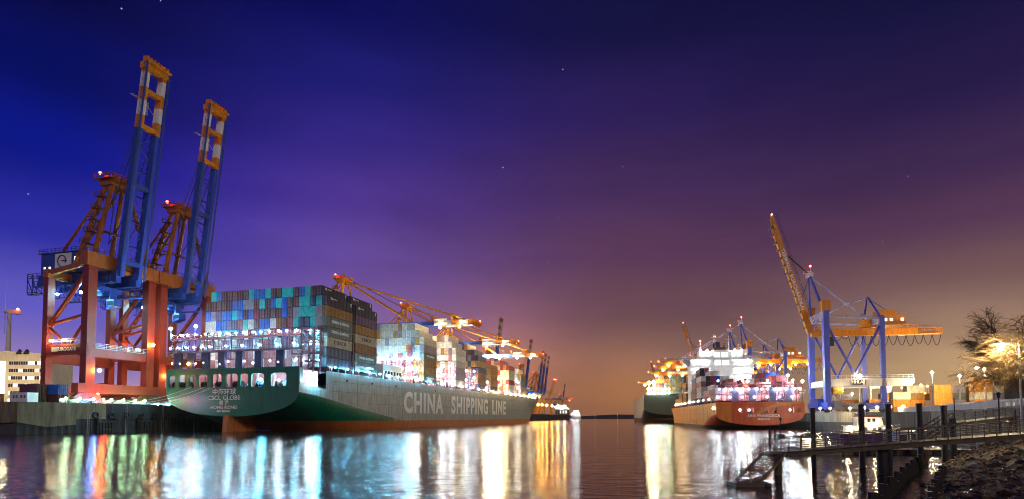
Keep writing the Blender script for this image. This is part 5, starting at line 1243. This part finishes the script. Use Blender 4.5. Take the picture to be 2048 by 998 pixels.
# ------------------------------------------------------------------ pier with stair and landing
pi = thing('pier', 'dark steel footbridge pier with railings running from the rocky bank over the water', 'pier', (0,0,0), 0)
P0, P1 = Vector((18.0,40.2,1.55)), Vector((37.5,41.4,2.9))
for s_ in (-0.75, 0.75): MB().bar(P0+Vector((0,s_,-0.18)), P1+Vector((0,s_,-0.18)), 0.10, 0.26).build('deck_beam', M['pier'], pi)
for i in range(40):
    a, b2 = P0.lerp(P1, i/40), P0.lerp(P1, (i+0.93)/40); MB().bar(a+Vector((0,0,0.03)), b2+Vector((0,0,0.03)), 1.6, 0.05).build('deck_plank', M['pier'], pi)
for s_ in (-0.78, 0.78):
    for i in range(23): c = P0.lerp(P1, i/22)+Vector((0,s_,0)); MB().bar(c+Vector((0,0,-0.3)), c+Vector((0,0,0.95)), 0.05).build('rail_post', M['pier'], pi)
    for h in (0.32, 0.62, 0.95): MB().bar(P0+Vector((0,s_,h)), P1+Vector((0,s_,h)), 0.05 if h < .9 else 0.07).build('handrail', M['pier'], pi)
MB().tube((26.1,40.7,-2), (26.1,40.7,1.75), 0.36, n=16).build('support_pile', M['pile'], pi)
MB().tube((18.5,40.2,-2), (18.5,40.2,1.4), 0.27, n=16).build('support_pile', M['pier'], pi)
MB().box(17.6,19.2,39.4,41.0,1.3,1.5).build('head_platform', M['pier'], pi)
for x, y in ((17.6,39.5),(17.6,40.9)):
    hp_ = MB().path([(x,y,1.5),(x,y,2.35),(x+0.12,y,2.45),(x+0.5,y,2.45),(x+0.6,y,2.35),(x+0.6,y,1.5)], 0.03).path([(x,y,1.95),(x+0.6,y,1.95)], 0.025); hp_.build('hoop_rail', M['pier'], pi)
sw = thing('access_stair', 'steel stair with open treads leading down from the pier head to the landing', 'stair', (0,0,0), 0)
T0, T1 = Vector((18.0,39.6,1.5)), Vector((14.1,34.6,0.16)); sd = (T1-T0); sd.z = 0; sd.normalize(); sn = Vector((sd.y,-sd.x,0))
for s_ in (-0.7, 0.7): MB().bar(T0+sn*s_, T1+sn*s_, 0.08, 0.2).build('stringer', M['pier'], sw)
for i in range(12): c = T0.lerp(T1, (i+0.5)/12); MB().bar(c-sn*0.66+Vector((0,0,0.06)), c+sn*0.66+Vector((0,0,0.06)), 0.16, 0.04).build('tread', M['pier'], sw)
xx = MB()
for i in range(4): a = T0.lerp(T1, i/4); b2 = T0.lerp(T1, (i+1)/4); xx.bar(a-sn*0.6-Vector((0,0,.1)), b2+sn*0.6-Vector((0,0,.1)), 0.05); xx.bar(a+sn*0.6-Vector((0,0,.1)), b2-sn*0.6-Vector((0,0,.1)), 0.05)
xx.build('cross_bracing', M['pier'], sw)
sgn = 1 if (T0+sn).x < T0.x else -1
for i in range(6):
    c = T0.lerp(T1, i/5)+sn*(0.72*sgn); MB().bar(c, c+Vector((0,0,0.9)), 0.05).build('rail_post', M['pier'], sw)
for h in (0.45, 0.85):
    ch_ = MB()
    for i in range(5):
        a = T0.lerp(T1, i/5)+sn*(0.72*sgn)+Vector((0,0,h)); b2 = T0.lerp(T1, (i+1)/5)+sn*(0.72*sgn)+Vector((0,0,h))
        ch_.path([a.lerp(b2, q/5)-Vector((0,0,0.12*(1-(2*q/5-1)**2))) for q in range(6)], 0.018, 4)
    ch_.build('rail_chain', M['galv'], sw)
ln = thing('landing_platform', 'small steel landing at the foot of the pier stair', 'platform', (0,0,0), 0)
MB().box(12.9,15.0,33.3,34.8,0.0,0.2).build('deck', M['pier'], ln); MB().prism([(13.4,-0.02),(14.6,-0.02),(14.2,-0.5),(14.2,-2),(13.6,-2),(13.6,-0.5)], 'y', 33.6, 34.4).build('support_pile', M['pier'], ln)
for x, y in ((13.0,33.4),(13.0,34.7),(13.75,34.7),(13.75,33.4)):
    MB().bar((x,y,0.1), (x,y,0.95), 0.05).build('rail_post', M['pier'], ln)
MB().path([(13.0,33.4,0.5),(12.85,33.4,0.6),(12.85,33.4,0.85),(13.0,33.4,0.95),(14.3,33.4,0.95),(14.45,33.4,0.85),(14.45,33.4,0.5),(14.3,33.4,0.4)], 0.03).path([(13.0,34.7,0.95),(14.0,34.7,0.95)], 0.03).build('hoop_rail', M['pier'], ln)
ld = MB().box(14.62,14.66,33.2,33.26,-1.5,0.25).box(14.9,14.94,33.2,33.26,-1.5,0.25)
for i in range(6): ld.box(14.64,14.92,33.21,33.25,-1.2+i*0.25,-1.16+i*0.25)
ld.build('ladder', M['pier'], ln)
for i, (px, top, d_, r_, lb) in enumerate(((1625,4.65,45,0.18,'leftmost tall mooring pile behind the pier'),(1722,4.95,46,0.22,'tall mooring pile second from left, before the purple launch'),(1776,5.0,47,0.22,'tall mooring pile by the bow of the purple launch'),(1838,5.1,48,0.22,'tall mooring pile beside the pontoon hut'),(1887,5.0,52,0.26,'short thick mooring pile behind the upper gangway'))):
    t = thing('mooring_pile', lb, 'mooring pile', ((px-1024)/1150*d_, d_, 0), 0, 'mooring piles behind the pier')
    MB().tube((0,0,-2), (0,0,top), r_, n=14).build('pile_shaft', M['pile'], t); MB().tube((0,0,top), (0,0,top+0.08), r_+0.03, n=14).build('pile_cap', M['dark_steel'], t)
for i, (px, d_, z0_, zt) in enumerate(((1538,41,1.4,3.3),(1549,40.6,1.4,3.3))):
    tag(MB().tube((0,0,z0_), (0,0,zt), 0.07, n=8).build('marker_post', M['timber']), 'slim dark post standing at the pier head, %s from left' % ordw(i), 'post', 'slim posts at the pier head')
    bpy.data.objects['marker_post' if i == 0 else 'marker_post.001'].location = ((px-1024)/1150*d_, d_, 0)
t = thing('signal_post', 'thin post with black box and round head at the pier head', 'signal post', (18.7,40.1,1.5), 0)
MB().tube((0,0,0), (0,0,2.35), 0.035, n=6).build('post', M['dark_steel'], t); MB().box(-0.22,0.22,-0.12,0.12,1.0,1.35).build('black_box', M['dark_steel'], t); MB().ball((0,0,2.4), 0.10).build('lamp_globe', M['dark_steel'], t)
# upper gangway and its stair
ug = thing('upper_gangway', 'upper steel gangway with railing and stair going down to the pontoon', 'gangway', (0,0,0), 0)
U0, U1 = Vector((43.6,57.5,3.35)), Vector((62,66,4.6))
MB().bar(U0, U1, 1.5, 0.22).build('deck_beam', M['pier'], ug)
for s_ in (-0.75, 0.75):
    for i in range(12): c = U0.lerp(U1, i/11)+Vector((0,s_,0)); MB().bar(c, c+Vector((0,0,1.1)), 0.06).build('rail_post', M['pier'], ug)
    for h in (0.55, 1.1): MB().bar(U0+Vector((0,s_,h)), U1+Vector((0,s_,h)), 0.06).build('handrail', M['galv'], ug)
V1 = Vector((38.6,55.5,1.2))
for s_ in (-0.5, 0.5):
    MB().bar(U0+Vector((0,s_,0)), V1+Vector((0,s_,0)), 0.08, 0.25).build('stringer', M['pier'], ug); MB().bar(U0+Vector((0,s_,1.1)), V1+Vector((0,s_,1.1)), 0.07).build('handrail', M['pier'], ug)
    for i in range(11): c = U0.lerp(V1, i/10)+Vector((0,s_,0)); MB().bar(c, c+Vector((0,0,1.1)), 0.05).build('rail_post', M['pier'], ug)
for i in range(11): c = U0.lerp(V1, (i+0.5)/11); MB().box(c.x-0.14,c.x+0.14,c.y-0.48,c.y+0.48,c.z,c.z+0.04).build('tread', M['pier'], ug)
for x, y in ((44.2,57.8),(54,62.3)): MB().tube((x,y,-2), (x,y,3.9 if x < 50 else 4.2), 0.3, n=12).build('support_pile', M['pile'], ug)
MB().tube((44.0,57.2,3.4), (44.0,57.2,6.0), 0.05, n=6).build('flag_pole', M['dark_steel'], ug)
t = thing('path_lamp', 'dark lamp post with round head standing on the rocky bank', 'lamp post', (36.4,43,3.0), 0)
MB().tube((0,0,-0.6), (0,0,2.6), 0.06, 0.045, n=8).build('post', M['dark_steel'], t); MB().ball((0,0,2.75), 0.16).tube((0,0,2.45), (0,0,2.6), 0.12, n=8).build('lamp_globe', M['dark_steel'], t)
t = thing('path_post', 'plain dark post right of the round-headed lamp post', 'post', (37.6,43,3.0), 0); MB().tube((0,0,-0.6), (0,0,1.6), 0.07, n=8).build('shaft', M['pile'], t)
# pontoon, hut, boats
t = thing('pontoon', 'low dark floating pontoon carrying the hut behind the pier', 'pontoon', (0,0,0), 0)
MB().box(33,50,62,66,-0.3,0.55).build('deck', M['pier'], t); MB().rail((33,62,0.55), (50,62,0.55), 0.9, 1.6, 0.04).build('railing', M['galv'], t)
for i in range(6): MB().box(34+i*2.8,35.6+i*2.8,61.8,62.0,-0.3,0.5).build('fender', M['dark_steel'], t)
t = thing('pontoon_hut', 'small pale hut with lit lamp on the pontoon', 'hut', (42.2,63.5,0.55), 0)
MB().box(0,3.0,0,2,0,1.9).build('body', M['pale_lilac'], t); MB().box(-0.3,3.4,-0.3,2.2,1.9,2.02).build('roof', M['white'], t); MB().box(1.9,2.7,-0.04,0.02,0.1,1.6).build('door', M['glass'], t); MB().box(0.5,1.3,-0.04,0.02,0.8,1.5).build('window', M['glass'], t); lamp('lamp_head', (2.4,-0.4,2.2), 0.12, M['lamp_warm'], t)
def boat(name, label, loc, rz, L_, B_, H_, hm, tiers, mats=None):
    t = thing(name, label, 'boat', loc, rz, 'boats moored behind the pier'); b = MB(); ns = 14; rows = []
    for i in range(ns+1):
        f = i/ns; hw = B_/2*(1-max(0,(f-0.55)/0.45)**2.2)*(0.82+0.18*min(1,f*4)); sh = H_*(1+0.55*f**2.5)
        x = -L_/2+L_*f; rk_ = L_*0.06*max(0,(f-0.7)/0.3)
        rows.append([(x,0.0,-0.5),(x,hw*0.75,-0.3),(x+rk_*0.5,hw*0.95,H_*0.4),(x+rk_,hw,sh)])
    for s_ in (-1, 1):
        o0 = len(b.v); b.v += [(p[0],p[1]*s_,p[2]) for r in rows for p in r]
        for i in range(ns):
            for j in range(3): b.f.append((o0+i*4+j, o0+(i+1)*4+j, o0+(i+1)*4+j+1, o0+i*4+j+1))
    b.add([(rows[0][0][0],-rows[0][3][1],rows[0][3][2]),(rows[0][0][0],rows[0][3][1],rows[0][3][2]),(rows[0][0][0],rows[0][1][1],-0.3),(rows[0][0][0],-rows[0][1][1],-0.3)], [(0,1,2,3)])
    b.build('hull', hm, t, True); d = MB()
    for i in range(ns): a, c = rows[i][3], rows[i+1][3]; d.add([(a[0],-a[1],a[2]-.08),(c[0],-c[1],c[2]-.08),(c[0],c[1],c[2]-.08),(a[0],a[1],a[2]-.08)], [(0,1,2,3)])
    d.build('deck', M['galv'], t)
    g = MB(); g.path([(r[3][0],-r[3][1],r[3][2]) for r in rows], 0.05).path([(r[3][0],r[3][1],r[3][2]) for r in rows], 0.05).build('gunwale', M['white'], t)
    rr = MB()
    for s_ in (-1,1):
        for i in range(0, ns+1): p = rows[i][3]; rr.bar((p[0],p[1]*s_*0.95,p[2]), (p[0],p[1]*s_*0.95,p[2]+0.55), 0.03)
        rr.path([(r[3][0],r[3][1]*s_*0.95,r[3][2]+0.55) for r in rows], 0.02)
    rr.build('guard_rail', M['galv'], t)
    z = H_
    for x0, x1, hw, h, mt in tiers:
        c_ = MB().prism([(x0*L_,z),(x1*L_,z),((x1-0.03)*L_,z+h),(x0*L_+0.1,z+h)], 'y', -hw, hw).build('cabin', M[mt], t); MB().box(x0*L_-0.15,x1*L_,-hw-0.12,hw+0.12,z+h,z+h+0.07).build('roof', M['white'], c_)
        n_ = max(2, int((x1-x0)*L_/0.75))
        for i in range(n_):
            x = x0*L_+0.25+i*((x1-x0)*L_-0.55)/n_
            for s_ in (-1,1): MB().box(x,x+0.48,s_*hw-0.03,s_*hw+0.03,z+h*0.45,z+h*0.85).build('window', M['glass'] if i % 3 else M['lit_window'], c_)
        z += h+0.07
    ms = MB().tube((0,0,z), (0,0,z+1.6), 0.05, n=5); ms.bar((0,-0.6,z+1.0), (0,0.6,z+1.0), 0.06); ms.bar((-0.3,0,z+1.3), (0.3,0,z+1.3), 0.06); ms.build('mast', M['white'], t)
    return t, z
bt, z = boat('motor_launch', 'purple-hulled launch with white two-tier cabin and orange roof stripe', (51.6,84,0), R(4), 9.4, 3.0, 1.6, M['purple'], ((-0.30,0.30,1.05,1.15,'white'),(-0.14,0.22,0.9,1.2,'white')))
MB().box(-1.2,1.6,-0.92,0.92,z,z+0.2).build('roof_stripe', M['red'], bt)
for p in ((-3.6,-1.2,2.5),(-1.6,-1.25,2.9),(0.4,-1.25,2.8),(3.0,-1.1,2.8)): lamp('cabin_lamp', p, 0.13, M['lamp_warm'], bt)
bt2, z = boat('work_boat', 'small grey work boat with masts at the pier, left of the purple launch', (32.4,62,0), R(-10), 5.4, 2.0, 0.8, M['galv'], ((-0.25,0.15,0.7,0.9,'white'),))
lamp('cabin_lamp', (-0.6,-0.9,1.6), 0.10, M['lamp_warm'], bt2); MB().box(-0.1,0.1,-0.5,0.5,2.2,2.3).tube((0.9,0,1.6),(0.9,0,3.2),0.04,n=5).build('radar', M['dark_steel'], bt2)
for i, (x, y) in enumerate(((38.5,72),(40.2,75))):
    t = thing('mooring_buoy', 'white round-topped buoy left of the purple launch, %s from left' % ordw(i), 'buoy', (x,y,0), 0, 'buoys left of the purple launch'); MB().tube((0,0,-0.4), (0,0,1.0), 0.32, 0.3, n=12).ball((0,0,1.0), 0.3, 12, 6).build('float', M['white'], t)
# ------------------------------------------------------------------ bare trees
def tree(label, base, H_, seed, lean, nl, spread):
    random.seed(seed); t = thing('bare_tree', label, 'tree', base, 0, 'bare trees at the right edge'); tr_ = MB(); tw_ = MB()
    def grow(p, d, ln_, r_, lev):
        n_ = 4 if lev < 3 else 3; pts = [p]; q = p
        for i in range(n_):
            d = (d + Vector((random.uniform(-1,1),random.uniform(-1,1),random.uniform(-1,1)))*0.22 + Vector((0,0,-0.10 if lev >= 3 else (0.05 if lev < 2 else -0.02)))).normalized()
            q2 = q + d*(ln_/n_); (tr_ if lev < 2 else tw_).tube(q, q2, r_*(1-0.5*i/n_), r_*(1-0.5*(i+1)/n_), n=6 if lev < 2 else 3, cap=False); q = q2; pts.append(q)
        if lev >= nl: return
        k = (6,6,6,5,4,3)[lev] if lev < 6 else 3
        for i in range(k):
            f = random.uniform(0.3, 1.0) if lev else random.uniform(0.55, 1.0); j = min(n_-1, int(f*n_)); s_ = pts[j].lerp(pts[j+1], f*n_-j)
            nd = (d + Vector((random.uniform(-1,1),random.uniform(-1,1),random.uniform(-0.55,0.75)))*spread + lean*(0.35 if lev < 3 else 0.1)).normalized()
            grow(s_, nd, ln_*random.uniform(0.5,0.72), max(0.010, r_*random.uniform(0.38,0.55)), lev+1)
    grow(Vector((0,0,-0.5)), Vector((0,0,1))+lean*0.3, H_*0.46, H_*0.030, 0)
    tr_.build('trunk', M['bark'], t, True); tw_.build('crown', M['bark'], t); return t
tree('large bare drooping tree reaching in from the right edge over the street lamps', (48.6,53,2.6), 12.8, 4, Vector((-0.95,-0.1,0.0)), 5, 1.15)
tree('second bare tree standing higher at the right edge behind the drooping tree', (56.0,61,3.6), 14.5, 12, Vector((-0.5,0,0.1)), 5, 1.0)
# ------------------------------------------------------------------ hazy harbour air
hz = MB().box(-1600, 2600, -60, 3600, -1.5, 135).mesh('haze', None)
hmz = bpy.data.materials.new('haze_air'); hmz.use_nodes = True; hn = hmz.node_tree.nodes; hl = hmz.node_tree.links
hn.remove(hn['Principled BSDF']); pv = hn.new('ShaderNodeVolumePrincipled'); hl.new(pv.outputs[0], hn['Material Output'].inputs['Volume'])
pv.inputs['Color'].default_value = (1, 0.95, 0.9, 1); pv.inputs['Density'].default_value = 0.00003; pv.inputs['Anisotropy'].default_value = 0.4
hz.materials.append(hmz); tag(link('haze', hz), kind='stuff')
cy.volume_bounces = 0
